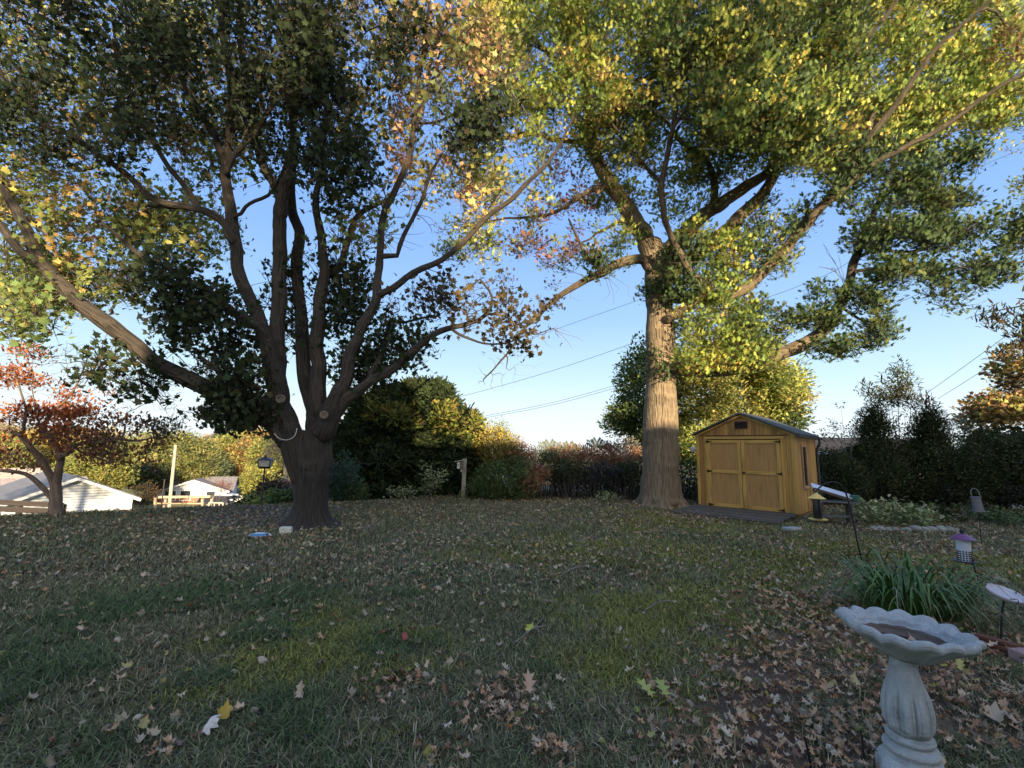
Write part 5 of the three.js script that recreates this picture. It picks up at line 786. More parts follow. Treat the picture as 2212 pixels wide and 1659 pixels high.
// ───────────────────────── the bird bath ─────────────────────────
{
  const t = thing('bird_bath', 'grey concrete bird bath with a wide scalloped bowl on a fluted pedestal', 'bird bath', V(1.925, groundY(1.925, -2.395), -2.395), .35);
  const con = mat([.46, .47, .465], .88, { vertexColors: true, map: stoneTex, bumpMap: stoneBump, bumpScale: .006 });
  const N = 168, spin = (prof, fn, dirt) => {            // surface of revolution whose radius and height follow fn(angle, u)
    const pos = [], uv = [], idx = [], col = [], m = prof.length;
    for (let i = 0; i < m; i++) for (let k = 0; k <= N; k++) { const a = k / N * 2 * Math.PI, [r, y] = fn(a, i, prof[i][0], prof[i][1]), k_ = dirt ? dirt(a, y) : 1; col.push(k_, k_, k_ * .98); pos.push(Math.sin(a) * r, y, Math.cos(a) * r); uv.push(k / N * 2, i / m * 1.3); if (i && k < N) { const q = (i - 1) * (N + 1) + k, w = q + N + 1; idx.push(q, q + 1, w, q + 1, w + 1, w); } }
    const g = new THREE.BufferGeometry(); g.setAttribute('position', new THREE.Float32BufferAttribute(pos, 3)); g.setAttribute('uv', new THREE.Float32BufferAttribute(uv, 2)); g.setAttribute('color', new THREE.Float32BufferAttribute(col, 3)); g.setIndex(idx); g.computeVertexNormals();
    const n = g.attributes.normal; for (let i = 0; i < m; i++) { const a = i * (N + 1), b = a + N, v = V(n.getX(a) + n.getX(b), n.getY(a) + n.getY(b), n.getZ(a) + n.getZ(b)).normalize(); n.setXYZ(a, v.x, v.y, v.z); n.setXYZ(b, v.x, v.y, v.z); } return g;
  };
  const smooth = (pts, n) => new THREE.CatmullRomCurve3(pts.map(p => V(p[0], p[1], 0)), false, 'centripetal').getPoints(n).map(p => [p.x, p.y]);
  t.scale.set(.95, 1.08, .95);
  // octagonal-rounded foot, rings, fluted body, neck
  obj('foot', spin(smooth([[.155, -.03], [.155, .0], [.152, .045], [.14, .075], [.118, .1], [.108, .118], [.112, .128], [.116, .138], [.11, .15], [.096, .156], [.088, .162], [.094, .17], [.1, .18], [.096, .192], [.085, .2], [.07, .2]], 60), (a, i, r, y) => [r * (1 + (y < .1 ? .07 * Math.cos(a * 4) * sstep(.13, .06, y) : 0)), y]), con, t);
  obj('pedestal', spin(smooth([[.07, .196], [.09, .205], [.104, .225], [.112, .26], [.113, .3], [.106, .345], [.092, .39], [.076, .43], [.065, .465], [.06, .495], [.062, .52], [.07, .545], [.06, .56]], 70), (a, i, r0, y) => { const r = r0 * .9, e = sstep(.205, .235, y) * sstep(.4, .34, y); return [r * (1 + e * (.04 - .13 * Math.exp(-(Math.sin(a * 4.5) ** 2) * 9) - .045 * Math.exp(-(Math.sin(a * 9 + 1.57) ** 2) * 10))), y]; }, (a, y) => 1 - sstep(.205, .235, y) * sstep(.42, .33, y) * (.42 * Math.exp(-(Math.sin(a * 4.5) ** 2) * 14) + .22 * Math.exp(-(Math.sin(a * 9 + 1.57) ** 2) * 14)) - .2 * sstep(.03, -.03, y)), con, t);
  const B = 15, sc = (a) => Math.abs(Math.cos(a * B / 2)), bowlP = [[.062, .5, 0], [.075, .502, 0], [.1, .51, 0], [.135, .53, .1], [.175, .557, .3], [.215, .58, .6], [.25, .598, .9], [.27, .608, 1.1], [.281, .618, 1.1], [.284, .63, 1.1], [.28, .641, 1], [.27, .646, .95], [.254, .645, .85], [.236, .636, .7], [.217, .622, .5], [.2, .608, .35], [.186, .595, .2]];
  const wave = (P_) => (a, i, r, y) => { const w = P_[i][2], s = sc(a); return [r * (1 + w * (.065 * s - .04)) + w * .006 * Math.sin(a * 23), y + w * (.018 * s - .01) + w * .005 * Math.sin(a * 3 + 1)]; };
  const bowl = obj('bowl', spin(bowlP.map(p => [p[0], p[1]]), wave(bowlP)), con, t), inP = [[.186, .595, .2], [.18, .577, .1], [.17, .56, 0], [.15, .547, 0], [.09, .54, 0], [0, .538, 0]];
  obj('basin', spin(inP.map(p => [p[0], p[1]]), wave(inP)), mat([.2, .15, .12], .85, { map: stoneTex, bumpMap: stoneBump, bumpScale: .005 }), bowl, 'brown stained inside of the bowl');
  obj('water', new THREE.CircleGeometry(.17, 40).rotateX(-Math.PI / 2).translate(0, .559, 0), mat([.03, .018, .014], .05), bowl, 'shallow dark water in the bowl');
  bowl.position.y = .0; bowl.rotation.order = 'YXZ'; bowl.rotation.set(0, -.35, -.045);
  tag((() => { const o = new THREE.Mesh(leafG.dryOak2, mat([.5, .36, .26], .8, { side: THREE.DoubleSide })); o.name = numbered('fallen_leaf'); const p = P(1990, 1378, 2.38); o.applyMatrix4(at(V(p.x + .0, t.position.y + .615, -2.36), -1.2, .5, .2, .085)); scene.add(o); return o; })(), 'dry tan leaf floating in the bowl of the bird bath', 'leaf');
}
// ───────────────────────── bird house post ─────────────────────────
{
  const b = V(-1.49, groundY(-1.49, -14.65), -14.65), t = thing('bird_house_post', 'weathered wooden post with a small bird house on its left side, before the dark evergreen', 'bird house', b), w = wood([.36, .34, .29], .9), px = 14.65 / F;
  obj('post', bx(.12, 1.27, .1, .04, .6, 0, { rz: -.012, r: .01 }), w, t);
  obj('bracket', bx(.1, .1, .09, -.03, .87, .0), wood([.42, .4, .37], .9), t);
  const h = obj('house', bx(.17, .22, .16, -.07, 1.03, .03, { r: .004 }), wood([.13, .14, .07], .85), t);
  obj('roof', bx(.3, .022, .22, -.115, 1.165, .03, { rz: .18 }), wood([.5, .5, .48], .85), h);
  obj('front', bx(.075, .19, .018, -.135, 1.02, .118, { r: .003 }), mat([.58, .57, .64], .6), h);
  obj('entrance', new THREE.CylinderGeometry(.016, .016, .01, 16).rotateX(Math.PI / 2).translate(-.135, 1.05, .126), mat([.02, .02, .02], .9), h);
  shrub('weed_tuft', 'small dry weeds at the foot of the bird house post', 'plant', b, [[b.x, b.y + .06, b.z + .1, .2, .07, .12, 16, 'pale']], SP.small, { stems: 4, stemR: .004, fill: true, s: .6, seed: 7 });
}
// ───────────────────────── small things at the maple foot ─────────────────────────
{
  const p = G(617, 1154); tag(obj('concrete_block', noisy(new RoundedBoxGeometry(.2, .13, .13, 4, .03), .03, 9).rotateY(.2).translate(p.x, p.y + .06, p.z), mat([.62, .6, .5], .9, { map: stoneTex })), 'small cream coloured block at the left front of the maple foot', 'block');
  const q = G(562, 1161), t = thing('plastic_dish', 'blue and white plastic dish tipped on the grass left of the maple foot', 'dish', q, .2);
  obj('shell', new THREE.SphereGeometry(.19, 28, 14, 0, 6.29, 0, 1.2).scale(1, .36, .6).translate(0, .01, 0), mat([.62, .66, .7], .35), t);
  obj('panel', new THREE.SphereGeometry(.192, 24, 10, .5, 2.2, .55, .6).scale(1, .365, .61).translate(0, .012, 0), mat([.08, .24, .45], .35), t);
  obj('edge', bx(.26, .02, .03, .06, .015, .12), mat([.25, .03, .04], .5), t);
}
{ // lantern on its post, just over the brow of the lawn
  const z = 12.2, c = P(572, 1008, z), gy = groundY(c.x, c.z), t = thing('lamp_post', 'old black lantern with frosted panes on a post left of the maple trunk', 'lamp post', V(c.x, c.y, c.z)), px = z / F;
  const R1 = 17 * px, R0 = 14.5 * px, h = 14 * px;
  for (let k = 0; k < 4; k++) { const a = k * Math.PI / 2 + .3; obj('pane', new THREE.BufferGeometry().setFromPoints([]).copy((() => { const g = bx(1, 1, .006, 0, 0, 0, { r: 0 }), p = g.attributes.position; for (let i = 0; i < p.count; i++) { const u = p.getY(i) + .5; p.setXYZ(i, p.getX(i) * lerp(R0, R1, u) * 1.32, u * h, p.getZ(i) + lerp(R0, R1, u) * .7); } g.computeVertexNormals(); return g.rotateY(a); })()), mat([.62, .62, .56], .5), t); }
  for (let k = 0; k < 4; k++) { const a = k * Math.PI / 2 + .3 + Math.PI / 4; obj('bar', taper([V(Math.sin(a) * R0, 0, Math.cos(a) * R0), V(Math.sin(a) * R1, h, Math.cos(a) * R1)], [.012, .012], 6), M.black, t); }
  obj('roof', [new THREE.ConeGeometry(R1 * 1.22, .1, 4, 1).rotateY(.3 + Math.PI / 4).translate(0, h + .045, 0), new THREE.SphereGeometry(.025, 12, 8).scale(1, 1.3, 1).translate(0, h + .1, 0)], mat([.03, .012, .01], .5), t);
  obj('base', [new THREE.CylinderGeometry(R0 * 1.05, R0 * .9, .05, 4).rotateY(.3 + Math.PI / 4).translate(0, -.02, 0), cyl(.02, .02, .2, 0, 0, 0, 8)], M.black, t);
  obj('post', [cyl(.022, .02, c.y - gy + .1, 0, gy - c.y - .1, 0, 10)], mat([.05, .035, .03], .7), t);
  obj('ladder_bar', new THREE.CylinderGeometry(.012, .012, .42, 8).rotateZ(Math.PI / 2).translate(-.1, h * .55, -.12), mat([.06, .03, .025], .7), t);
}
// ───────────────────────── wires ─────────────────────────
[[[[974, 863, 30], [1180, 805, 27], [1390, 734, 24]], 'single black wire rising from the evergreen top to the oak trunk'], [[[1030, 902, 34], [1200, 868, 31], [1400, 812, 28]], 'upper of two close black wires above the hedge left of the oak'], [[[1030, 906, 34], [1200, 873, 31], [1400, 818, 28]], 'lower of two close black wires above the hedge left of the oak'], [[[1120, 740, 30], [1247, 695, 29], [1420, 634, 27]], 'faint high wire meeting the oak trunk below its long left bough'],
  [[[1600, 662, 25], [1720, 620, 24], [1828, 570, 23], [1990, 430, 21]], 'thin wire in the sky right of the oak behind the low right bough'], [[[1600, 850, 26], [1780, 760, 24], [1940, 655, 22], [2240, 545, 19]], 'thin wire crossing behind the bend of the low right bough'], [[[1990, 858, 26], [2085, 790, 23], [2180, 720, 20], [2280, 640, 18]], 'upper of two wires at the far right above the hedge'], [[[2025, 862, 26], [2100, 815, 24], [2190, 755, 20], [2290, 690, 18]], 'lower of two wires at the far right above the hedge'], [[[2120, 358, 26], [2212, 320, 25], [2300, 280, 24]], 'faint wire at the upper right edge of the sky']].forEach(([p, l]) =>
  tag(obj('overhead_wire', pipe(p.map(q => P(...q)), .011, 24, 5), M.black), l, 'wire'));
// ───────────────────────── beyond the brow on the left ─────────────────────────
const siding = mat([.52, .55, .6], .55), roofGrey = mat([.16, .165, .175], .85, { map: shingle }), roofPale = mat([.36, .3, .26], .85, { map: shingle }), glassDark = mat([.03, .035, .045], .08);
{ // white clapboard garage: its gable faces us
  const zc = 29, a = P(8, 1083, zc - 2.3), b = P(286, 1076, zc + 2.3), w = Math.hypot(b.x - a.x, b.z - a.z), yaw = -Math.atan2(b.z - a.z, b.x - a.x), eave = (a.y + b.y) / 2, apex = P(156, 1031, zc).y, gy = groundY(a.x, a.z) - .4, H = eave - gy, rise = apex - eave, D = 9;
  const t = thing('garage', 'white clapboard garage with a grey gable roof below the lawn on the left', 'garage', V(a.x, gy, a.z), yaw);
  const sh = new THREE.Shape([[0, 0], [w, 0], [w, H], [w / 2, H + rise], [0, H]].map(p => new THREE.Vector2(...p)));
  obj('wall', new THREE.ExtrudeGeometry(sh, { depth: D, bevelEnabled: false }).translate(0, 0, -D), mat([.22, .22, .22], .8), t);
  const hb = .165; for (let y = H - 10 * hb, k = 0; y < H + rise - .1; y += hb, k++) { const cut = yy => yy <= H ? 0 : (yy - H) / rise * w / 2, x0 = cut(y + hb) + .07, x1 = w - x0; if (x1 - x0 < .2) break; const c0 = Math.max(.07, cut(y) + .07); const s2 = new THREE.Shape([[c0, 0], [w - c0, 0], [x1, hb - .03], [x0, hb - .03]].map(p => new THREE.Vector2(...p))); obj('siding_board', new THREE.ExtrudeGeometry(s2, { depth: .02, bevelEnabled: false }).rotateX(-.09).translate(0, y, .012), siding, t); }
  for (const x of [.05, w - .05]) obj('corner_board', bx(.12, H, .06, x, H / 2, .02), M.white, t);
  const A = Math.atan2(rise, w / 2), rl = (w / 2 + .35) / Math.cos(A);
  for (const s of [-1, 1]) { obj('roof', bx(rl, .1, D + .9, 0, 0, 0, { rz: -s * A, g: 'z', r: .02 }).translate(w / 2 + s * rl / 2 * Math.cos(A), H + rise + .06 - rl / 2 * Math.sin(A), -D / 2 + .0), roofGrey, t); obj('rake_board', bx(rl, .17, .05, 0, 0, 0, { rz: -s * A }).translate(w / 2 + s * rl / 2 * Math.cos(A), H + rise - .06 - rl / 2 * Math.sin(A), .46), M.white, t); obj('soffit', bx(rl - .1, .02, .42, 0, 0, 0, { rz: -s * A }).translate(w / 2 + s * rl / 2 * Math.cos(A), H + rise - .03 - rl / 2 * Math.sin(A), .22), M.offwhite, t); }
}
{ // dark plank rail just below the brow
  const a = P(-60, 1092, 15.2), b = P(137, 1090, 14.6), L = Math.hypot(b.x - a.x, b.z - a.z), yaw = -Math.atan2(b.z - a.z, b.x - a.x), t = thing('plank_rail', 'dark weathered rail of two wide planks in front of the white garage', 'fence', V(a.x, 0, a.z), yaw), m = wood([.045, .036, .034], .9, .003), gy = Math.min(groundY(a.x, a.z), groundY(b.x, b.z));
  for (const [y, h] of [[a.y + .06, .15], [a.y - .14, .17]]) obj('plank', bx(L, h, .05, L / 2, y + (b.y - a.y) / 2, 0), m, t);
  for (const x of [.3, L * .5, L - .1]) obj('post', bx(.11, a.y + .16 - gy + .3, .11, x, (a.y + .16 + gy - .3) / 2, -.085), m, t);
}
// a gabled house: front gable towards +z, ridge of the main roof along x
function houseAt(name, label, pos, yaw, o) {
  const t = thing(name, label, 'house', pos, yaw), { w, d, h, rise } = o, wallM = o.wall ?? siding, rm = o.roof ?? roofGrey;
  obj('wall', bx(w, h, d, 0, h / 2, -d / 2, { r: 0 }), wallM, t);
  if (o.base) obj('base_wall', bx(w + .04, o.base, .06, 0, o.base / 2, .012, { r: 0 }), mat([.3, .12, .085], .9), t);
  const A = Math.atan2(rise, d / 2), rl = (d / 2 + .4) / Math.cos(A);
  for (const s of [-1, 1]) obj('roof', bx(w + .8, .12, rl, 0, 0, 0, { rx: s * A, g: 'x', r: .02 }).translate(0, h + rise + .05 - rl / 2 * Math.sin(A), -d / 2 + s * rl / 2 * Math.cos(A)), rm, t);
  for (const s of [-1, 1]) { const sh = new THREE.Shape([[0, 0], [d, 0], [d / 2, rise]].map(p => new THREE.Vector2(...p))); obj('gable', new THREE.ExtrudeGeometry(sh, { depth: .1, bevelEnabled: false }).rotateY(Math.PI / 2).translate(s * (w / 2 - .05) - .05, h, 0), wallM, t); }
  for (const [x, y, ww, wh] of o.windows ?? []) { const f = obj('window', [bx(ww + .2, .1, .08, x, y + wh / 2 + .05, .05), bx(ww + .2, .1, .08, x, y - wh / 2 - .05, .05), bx(.1, wh, .08, x - ww / 2 - .05, y, .05), bx(.1, wh, .08, x + ww / 2 + .05, y, .05)], M.white, t); obj('pane', bx(ww, wh, .03, x, y, .035, { r: 0 }), glassDark, f); }
  if (o.front) { const { x, w: fw, d: fd, rise: fr, windows = [] } = o.front; const sh = new THREE.Shape([[-fw / 2, 0], [fw / 2, 0], [fw / 2, h], [0, h + fr], [-fw / 2, h]].map(p => new THREE.Vector2(...p))); obj('wall', new THREE.ExtrudeGeometry(sh, { depth: fd + d / 2, bevelEnabled: false }).translate(x, 0, -d / 2 + .01), wallM, t);
    if (o.base) obj('base_wall', bx(fw + .04, o.base, .06, x, o.base / 2, fd + .03, { r: 0 }), mat([.3, .12, .085], .9), t);
    const a = Math.atan2(fr, fw / 2), l = (fw / 2 + .5) / Math.cos(a); for (const s of [-1, 1]) { obj('roof', bx(l, .1, fd + d / 2 + .5, 0, 0, 0, { rz: -s * a, g: 'z', r: .02 }).translate(x + s * l / 2 * Math.cos(a), h + fr + .06 - l / 2 * Math.sin(a), (fd - d / 2) / 2 + .25), rm, t); obj('rake_board', bx(l, .26, .06, 0, 0, 0, { rz: -s * a }).translate(x + s * l / 2 * Math.cos(a), h + fr - .08 - l / 2 * Math.sin(a), fd + .53), M.white, t); }
    for (const [wx, y, ww, wh] of windows) { const f = obj('window', [bx(ww + .2, .1, .08, x + wx, y + wh / 2 + .05, fd + .04), bx(ww + .2, .1, .08, x + wx, y - wh / 2 - .05, fd + .04), bx(.1, wh, .08, x + wx - ww / 2 - .05, y, fd + .04), bx(.1, wh, .08, x + wx + ww / 2 + .05, y, fd + .04)], M.white, t); obj('pane', bx(ww, wh, .03, x + wx, y, fd + .03, { r: 0 }), glassDark, f); } }
  return t;
}
const gAt = (x, z) => { const p = P(x, 1000, z); p.y = groundY(p.x, p.z); return p; };
{
  const z = 79, c = P(405, 1060, z), gy = groundY(c.x, c.z) - .1, k = z / F, H = c.y - gy;
  const t = houseAt('house', 'white gabled ranch house with grey roof and dark windows beyond the swing frame', V(c.x, gy, c.z - 2), .42, { w: 135 * k, d: 7.5, h: H, rise: 1.9, base: .9, roof: mat([.2, .185, .19], .85, { map: shingle }), front: { x: 0, w: 122 * k, d: 2, rise: 22 * k, windows: [[-3.1, H * .62, 1.5, 1.5], [-1.0, H * .62, 1.4, 1.5], [2.6, H * .62, 1.2, 1.1]] }, windows: [[-6, H * .6, 1.2, 1.2]] });
  obj('roof_vent', new THREE.SphereGeometry(.55, 16, 10).scale(1, .7, 1).translate(-1.6, H + 2.3, -3.6), M.offwhite, t);
  houseAt('house', 'small far house with a pale roof half hidden by trees left of the lantern', gAt(500, 112).add(V(0, 2.2, 0)), .5, { w: 5.4, d: 5, h: 2.2, rise: 1.3, roof: mat([.42, .38, .33], .9), windows: [[-1, 1.2, .8, .9], [1, 1.2, .8, .9]] });
  houseAt('house', 'house with a pale tan shingle roof behind the white garage at the left edge', gAt(40, 46), .9, { w: 11, d: 8, h: groundRise(40, 46, 1076), rise: 1.6, roof: roofPale, wall: mat([.5, .47, .42], .8) });
  houseAt('house', 'pale house with a tan roof at the far left edge behind the dogwood', gAt(10, 66), .8, { w: 12, d: 9, h: groundRise(10, 66, 1050), rise: 2.2, roof: mat([.38, .31, .25], .9), wall: mat([.6, .55, .45], .8), windows: [[1, 2, 1.2, 1.2]] });
  // dark roofed house beyond the right hedge
  const rz = 31, e = P(1785, 962, rz), f2 = P(2010, 964, rz), gy2 = groundY(e.x, e.z);
  houseAt('house', 'long low house with a dark shingle roof beyond the right hedge', V((e.x + f2.x) / 2 + 1, gy2, e.z), 0, { w: f2.x - e.x + 3, d: 8, h: e.y - .9 - gy2, rise: 1.5, roof: mat([.02, .018, .02], .9, { map: shingle }), wall: mat([.12, .11, .1], .8), windows: [[-2, 1.2, 1.2, 1]] });
}
function groundRise(x, z, y) { const p = P(x, y, z); return Math.max(1.8, p.y - groundY(p.x, p.z)); }
{ // utility pole and the thin dark pole
  const z = 52, a = P(379.5, 961, z), b = P(366, 1100, z); b.y = groundY(b.x, b.z) - .3; tag(obj('utility_pole', [taper([b, a], [.19, .14], 12), bx(.12, .12, 1.1, a.x, a.y - 1.2, a.z, { r: .02 })], wood([.42, .38, .33], .9)), 'pale leaning utility pole before the yellow green cedar', 'utility pole');
  const c = P(355.5, 1037, 40), d = c.clone(); d.y = groundY(d.x, d.z) - .2; tag(obj('metal_pole', [taper([d, c], [.05, .045], 10), new THREE.SphereGeometry(.07, 12, 8).translate(c.x, c.y, c.z)], mat([.05, .025, .03], .6)), 'thin dark pole rising at the left end of the timber swing frame', 'pole');
}
{ // timber swing frame
  const z = 46, k = z / F, a = P(348, 1073, z), b = P(449, 1069, z), gy = Math.min(groundY(a.x, a.z), groundY(b.x, b.z)) - .2, L = b.x - a.x, t = thing('swing_set', 'large pale timber swing frame below the lawn before the white ranch house', 'swing set', V(a.x, 0, a.z)), m = wood([.5, .38, .26], .8);
  obj('beam', bx(L + .5, .22, .16, L / 2, (a.y + b.y) / 2 - .1, 0, { rz: .03 }), m, t); obj('beam', bx(L, .12, .12, L / 2, a.y - .55, .45, { rz: .015 }), m, t);
  for (const [x, s] of [[0, -1], [0, 1], [L, -1], [L, 1]]) { const h = a.y - gy; obj('leg', bx(.18, h, .18, 0, 0, 0, { rx: s * .16 }).translate(x, gy + h / 2, s * .45), m, t); }
  for (const x of [.3, L - .3]) obj('brace', bx(.12, .14, 1.4, x, a.y - 1.2, 0), m, t);
  for (const x of [L * .5, L * .62]) { const rp = [V(x - .02, a.y - .15, 0), V(x + .1, a.y - 1.9, .1)]; obj('swing_rope', [pipe(rp, .02, 4, 5), pipe(rp.map(p => p.clone().add(V(.42, 0, 0))), .02, 4, 5)], mat([.4, .33, .25], .9), t); obj('swing_seat', bx(.5, .05, .22, x + .31, a.y - 1.92, .1), mat([.25, .08, .05], .7), t); }
  const e = P(456, 1086, z), f = P(482, 1084, z), s2 = thing('glider_swing', 'small pale frame with a hanging seat right of the timber swing frame', 'swing set', V(e.x, 0, e.z)), W = f.x - e.x, g2 = gy - .1, mm = mat([.6, .55, .42], .6);
  obj('bar', [taper([V(-.2, e.y, 0), V(W, e.y, 0)], [.05, .05], 8)], mm, s2); for (const x of [-.2, W]) for (const s of [-1, 1]) obj('leg', taper([V(x, e.y, 0), V(x + (x > 0 ? .15 : -.25), g2, s * .7)], [.045, .05], 8), mm, s2);
  obj('glider', [pipe([V(.35, e.y, 0), V(.3, e.y - .7, 0), V(.32, e.y - 1.0, 0)], .04, 8, 6), pipe([V(.8, e.y, 0), V(.82, e.y - .7, 0), V(.8, e.y - 1.0, 0)], .04, 8, 6), bx(.6, .12, .5, .56, e.y - 1.0, 0)], mm, s2);
}
function carAt(name, label, pos, yaw, c, van) {
  const t = thing(name, label, van ? 'van' : 'car', pos, yaw), m = mat(c, .3, { metalness: .1 }), L = van ? 4.9 : 4.5, Hb = van ? 1.0 : .78, Ht = van ? 1.95 : 1.5;
  const side = new THREE.Shape([[-L / 2, .3], [L / 2, .3], [L / 2 + .02, Hb * .72], [L * .36, Hb], [L * .2, Ht - .04], [L * .1, Ht], [-L * .38, Ht - .03], [-L * .485, Hb], [-L / 2 - .01, Hb * .7]].map(p => new THREE.Vector2(...p)));
  obj('body', new THREE.ExtrudeGeometry(side, { depth: 1.66, bevelEnabled: true, bevelSize: .06, bevelThickness: .07, bevelSegments: 3 }).translate(0, 0, -.83), m, t);
  const win = new THREE.Shape([[-L * .44, Hb + .04], [L * .3, Hb + .04], [L * .19, Ht - .13], [-L * .37, Ht - .13]].map(p => new THREE.Vector2(...p)));
  for (const z of [-.915, .9]) obj('side_window', new THREE.ExtrudeGeometry(win, { depth: .015, bevelEnabled: false }).translate(0, 0, z), glassDark, t);
  obj('windscreen', bx(.02, (Ht - Hb) * 1.2, 1.4, 0, 0, 0, { r: 0, rz: .55 }).translate(L * .295, (Ht + Hb) / 2, 0), glassDark, t); obj('rear_window', bx(.02, (Ht - Hb) * .75, 1.35, 0, 0, 0, { r: 0, rz: -.3 }).translate(-L * .462, (Ht + Hb) / 2 + .02, 0), glassDark, t);
  for (const x of [-L * .31, L * .31]) for (const s of [-1, 1]) { const w = obj('wheel', new THREE.CylinderGeometry(.33, .33, .22, 22).rotateX(Math.PI / 2).translate(x, .33, s * .82), mat([.015, .015, .015], .8), t); obj('rim', new THREE.CylinderGeometry(.2, .2, .03, 14).rotateX(Math.PI / 2).translate(x, .33, s * .93), mat([.4, .4, .42], .35, { metalness: .7 }), w); }
  for (const s of [-1, 1]) { obj('tail_light', bx(.04, .2, .14, -L / 2 - .06, Hb * .8, s * .7, { r: .01 }), mat([.3, .02, .02], .3), t); obj('headlight', bx(.05, .14, .3, L / 2 + .04, Hb * .62, s * .6, { r: .01 }), mat([.7, .7, .7], .15), t); }
  return t;
}
carAt('parked_car', 'white car parked in the valley right of the ranch house', G(497, 1088), 1.05, [.72, .73, .76]);
carAt('parked_car', 'dark car parked left of the white car in the valley', gAt(474, 74), .9, [.05, .05, .07]);
carAt('parked_van', 'white van glimpsed between the shed corner and the right hedge', gAt(1795, 21), .7, [.7, .72, .75], true);
// trees of the valley and the rise
const crown = (x, y, z, w, h, n, pal, d) => lob(x, y, z, w, h, d ?? w * z / F * .9, n, pal), far = { fill: false, lump: .5, thin: .03, every: 16, r: .3 };
[[385, 1000, 86, 86, 62, 1100, 'cedar', 'large spreading yellow green cedar behind the utility pole'], [215, 1010, 60, 70, 45, 560, 'yellowgreen', 'yellow green tree directly behind the white garage ridge'], [265, 985, 110, 40, 32, 260, 'cedar', 'olive tree left of the large cedar on the rise'], [75, 975, 90, 60, 36, 420, 'gold', 'orange yellow tree seen through the dogwood branches'], [10, 985, 80, 50, 34, 320, 'yellowgreen', 'yellow green tree at the far left edge of the valley'], [140, 990, 100, 50, 34, 340, 'yellowgreen', 'pale green tree between the dogwood and the garage ridge'],
  [528, 998, 96, 36, 38, 460, 'orange', 'orange tree right of the large cedar'], [560, 962, 120, 34, 30, 320, 'orange', 'bright orange tree on the rise above the lantern'], [575, 985, 80, 26, 40, 320, 'yellowgreen', 'lime yellow tree directly behind the lantern'], [505, 965, 125, 30, 22, 220, 'yellowgreen', 'low yellow green tree between the cedar and the orange trees'], [735, 965, 60, 30, 46, 420, 'tan', 'tan leaved tree just right of the maple trunk'],
  [320, 1030, 75, 40, 22, 240, 'hedge', 'dark shrubby tree left of the ranch house roof'], [455, 1012, 88, 36, 20, 220, 'pine', 'dark green tree above the right end of the ranch house roof'], [243, 975, 95, 20, 22, 120, 'hedge', 'small dark evergreen left of the large cedar'], [560, 1040, 66, 30, 26, 240, 'yellowgreen', 'low yellow bush at the bend of the far lane']].forEach(([x, y, z, w, h, n, pal, label], i) => {
    const c = P(x, y, z), b = V(c.x, groundY(c.x, c.z), c.z), ht = Math.max(3, c.y + h * z / F - b.y);
    tree('tree', label, b, ht, [crown(x, y, z, w, h, n, pal), crown(x - w * .45, y + h * .4, z, w * .5, h * .6, Math.round(n * .35), pal), crown(x + w * .45, y + h * .35, z, w * .5, h * .65, Math.round(n * .35), pal)], SP.clump, { ...far, seed: 400 + i, s: z / 70 });
  });
[[478, 945, 150, 16, 30, 'leftmost of three tall pines on the skyline left of the maple'], [507, 940, 150, 14, 28, 'middle of three tall pines on the skyline left of the maple'], [534, 943, 150, 14, 28, 'rightmost of three tall pines on the skyline left of the maple']].forEach(([x, y, z, w, h, label], i) => { const c = P(x, y + 14, z), b = V(c.x, groundY(c.x, c.z), c.z); tree('pine_tree', label, b, P(x, y - 14, z).y - b.y, [crown(x, y + 8, z, w, h * .6, 130, 'pine'), crown(x + 2, y - 8, z, w * .6, h * .4, 60, 'pine')], SP.clump, { ...far, seed: 440 + i, s: 1.5 }); });
{ // twiggy pale tree behind the lantern and a mixed shrub bank below it
  const z = 30, b = gAt(620, z), t = thing('bare_tree', 'pale nearly leafless twiggy tree between the lantern and the maple trunk', 'tree', V(0, 0, 0)), s = new Skeleton(51);
  s.path([b, P(618, 1040, z), P(615, 1000, z), P(618, 960, z)], [.16, .13, .09, .04], .25);
  const pts = crownPoints([[612, 1000, 52, 60, 28, 32, 420, 'bare'], [640, 960, 30, 30, 28, 32, 120, 'bare'], [600, 1050, 40, 20, 28, 31, 60, 'bare']], 52); s.grow(pts); const w = s.wood(.009, .42); obj('trunk', [...w.thick], M.greyTwig, t); obj('twig', w.fine, mat([.3, .25, .19], .9), t).userData.kind = 'stuff';
  const r = RNG(53); scatter('crown', SP.med, LM, pts.filter(() => r() < .55).map(q => ({ m: at(q.p, r(), r() * 6.28, r(), 1.2), c: pick(r, PAL.tan) })), t);
  const sh = (n, l, x, y, zz, w2, h, c, pal, sd) => shrub(n, l, 'shrub', gAt(x, zz), [lob(x, y, zz, w2, h, .9, c, pal)], SP.med, { seed: sd, fill: true, stems: 10 });
  sh('shrub', 'pink leaved shrub left of the maple trunk below the lantern', 610, 1056, 19, 34, 14, 130, 'pink', 54); sh('shrub', 'dark green shrub at the brow left of the maple trunk', 618, 1078, 15, 28, 14, 160, 'green', 55); sh('shrub', 'small lime green shrub at the brow under the lantern', 575, 1084, 15.5, 20, 11, 120, 'lime', 56); sh('shrub', 'brown twiggy shrub right under the lantern', 584, 1058, 17, 18, 24, 120, 'mapleBrown', 57); sh('shrub', 'low dark shrub beyond the brow, left end of the shrub bank', 545, 1082, 18, 16, 9, 90, 'hedge', 58);
  sh('shrub', 'brown shrub right of the white garage corner', 315, 1066, 34, 26, 26, 200, 'mapleBrown', 59); sh('shrub', 'purple brown shrub at the right end of the ranch house', 478, 1052, 60, 26, 14, 150, 'brownred', 60);
}
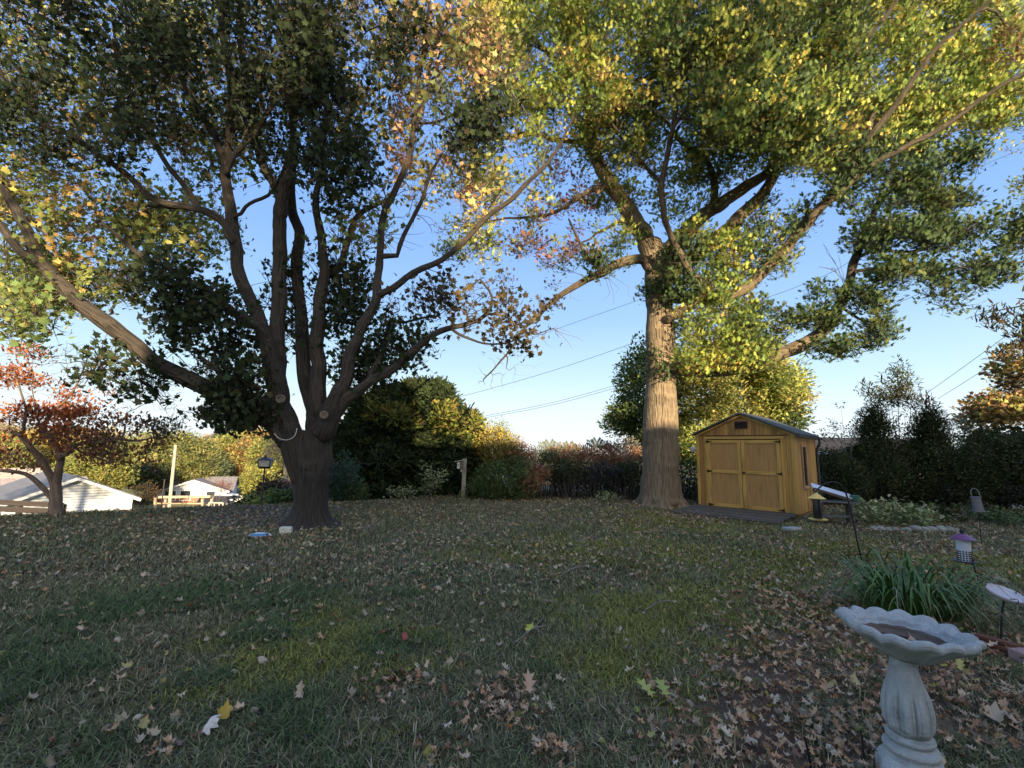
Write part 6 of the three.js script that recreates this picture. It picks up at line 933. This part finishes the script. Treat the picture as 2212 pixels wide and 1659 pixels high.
{ // a tree just outside the left edge, its shade falls on the garage
  const b = V(-19.5, groundY(-19.5, -6), -6); tree('tree', 'leafy tree just outside the left edge whose shade dapples the garage', b, 9, [[b.x - .8, 5.1, b.z, 2.4, 1.7, 2.1, 520, 'green'], [b.x - 2.4, 4.4, b.z, 1.8, 1.6, 1.6, 260, 'green']], SP.med, { seed: 470, fill: true, r: .2 });
}
{ // the wood that closes the view
  const t = tag(new THREE.Group(), 'far wooded rise on the skyline behind the valley houses', 'woodland'); t.name = 'far_woodland'; t.userData.kind = 'stuff'; scene.add(t);
  const r = RNG(61), L = []; const pals = ['yellowgreen', 'orange', 'cedar', 'pine', 'tan', 'gold'];
  for (let i = 0; i < 130; i++) { const x = -260 + r() * 1020, z = 130 + r() * 80, c = P(x, 1000, z); c.y = groundY(c.x, c.z); const h = 4 + 5 * r(), w = 4 + 4 * r(), pal = pals[Math.floor(r() * 6)]; L.push(...foliage([[c.x, c.y + h * .5, c.z, w, h * .55, w, 70, pal]], 500 + i, { s: 2.2, lump: .4 })); }
  scatter('crown', SP.clump, LM, L, t);
}
// ───────────────────────── the house behind the viewer ─────────────────────────
{
  const t = thing('house', 'two storey pale house just outside the frame whose shadow lies over the whole lawn', 'house', V(3.5, 0, 13)), w = mat([.55, .52, .46], .8), rm = roofGrey, R0 = 5.45 + .2956 * 13, ev = R0 - 2.6;
  obj('wall', [bx(13.4, ev, 7, 7.7, ev / 2, 0, { r: 0 }), bx(7.5, ev - 1.1, 7, -2.75, (ev - 1.1) / 2, 0, { r: 0 })], w, t);
  for (const s of [-1, 1]) obj('roof', bx(13.8, .15, 4.7, 0, 0, 0, { rx: s * .65, g: 'x', r: 0 }).translate(7.7, R0 - 1.45, s * 1.85), rm, t);
  for (const s of [-1, 1]) obj('roof', bx(7.9, .15, 4.7, 0, 0, 0, { rx: s * .65, g: 'x', r: 0 }).translate(-2.75, R0 - 2.55, s * 1.85), rm, t);
  obj('wall', new THREE.ExtrudeGeometry(new THREE.Shape([[-2.5, 0], [2.5, 0], [2.5, R0 + 1.6], [0, R0 + 5], [-2.5, R0 + 1.6]].map(p => new THREE.Vector2(...p))), { depth: 3, bevelEnabled: false }).translate(-.9, 0, -1.5), w, t);  // steep gable added to shade the maple trunk and near leaves
  const tr = thing('added_hedge', 'added tall evergreen hedge outside the frame that shades the shed and the right hedge', 'hedge', V(0, 0, 0)); obj('foliage', noisy(new THREE.BoxGeometry(24, 11, 3, 40, 20, 6), .8, .8).translate(30.5, 5.2, 13), mat([.05, .075, .03], .9), tr);  // unseen hedge added to keep the sun off the right side
}
{ // trees behind the house: their broken shade falls on the two crowns
  const tall = (label, x, z, y, rx, ry, n, seed) => { const b = V(x, 0, z); tree('tree', label, b, y + ry, [[x, y, z, rx, ry, rx * .7, n, 'green']], SP.clump, { seed, fill: true, lump: .5, r: .45, every: 3, s: 1.1 }); };
  tall('tall tree behind the house outside the frame, shading the maple', 2.0, 19, 16.6, 5.4, 4.4, 170, 601);
  tall('second tall tree behind the house outside the frame, shading the oak', 13.5, 19, 20.8, 6.4, 5, 110, 602);
}
scene.traverse(o => { if (o.isMesh) { o.castShadow = true; o.receiveShadow = true; } });
renderer.render(scene, camera);
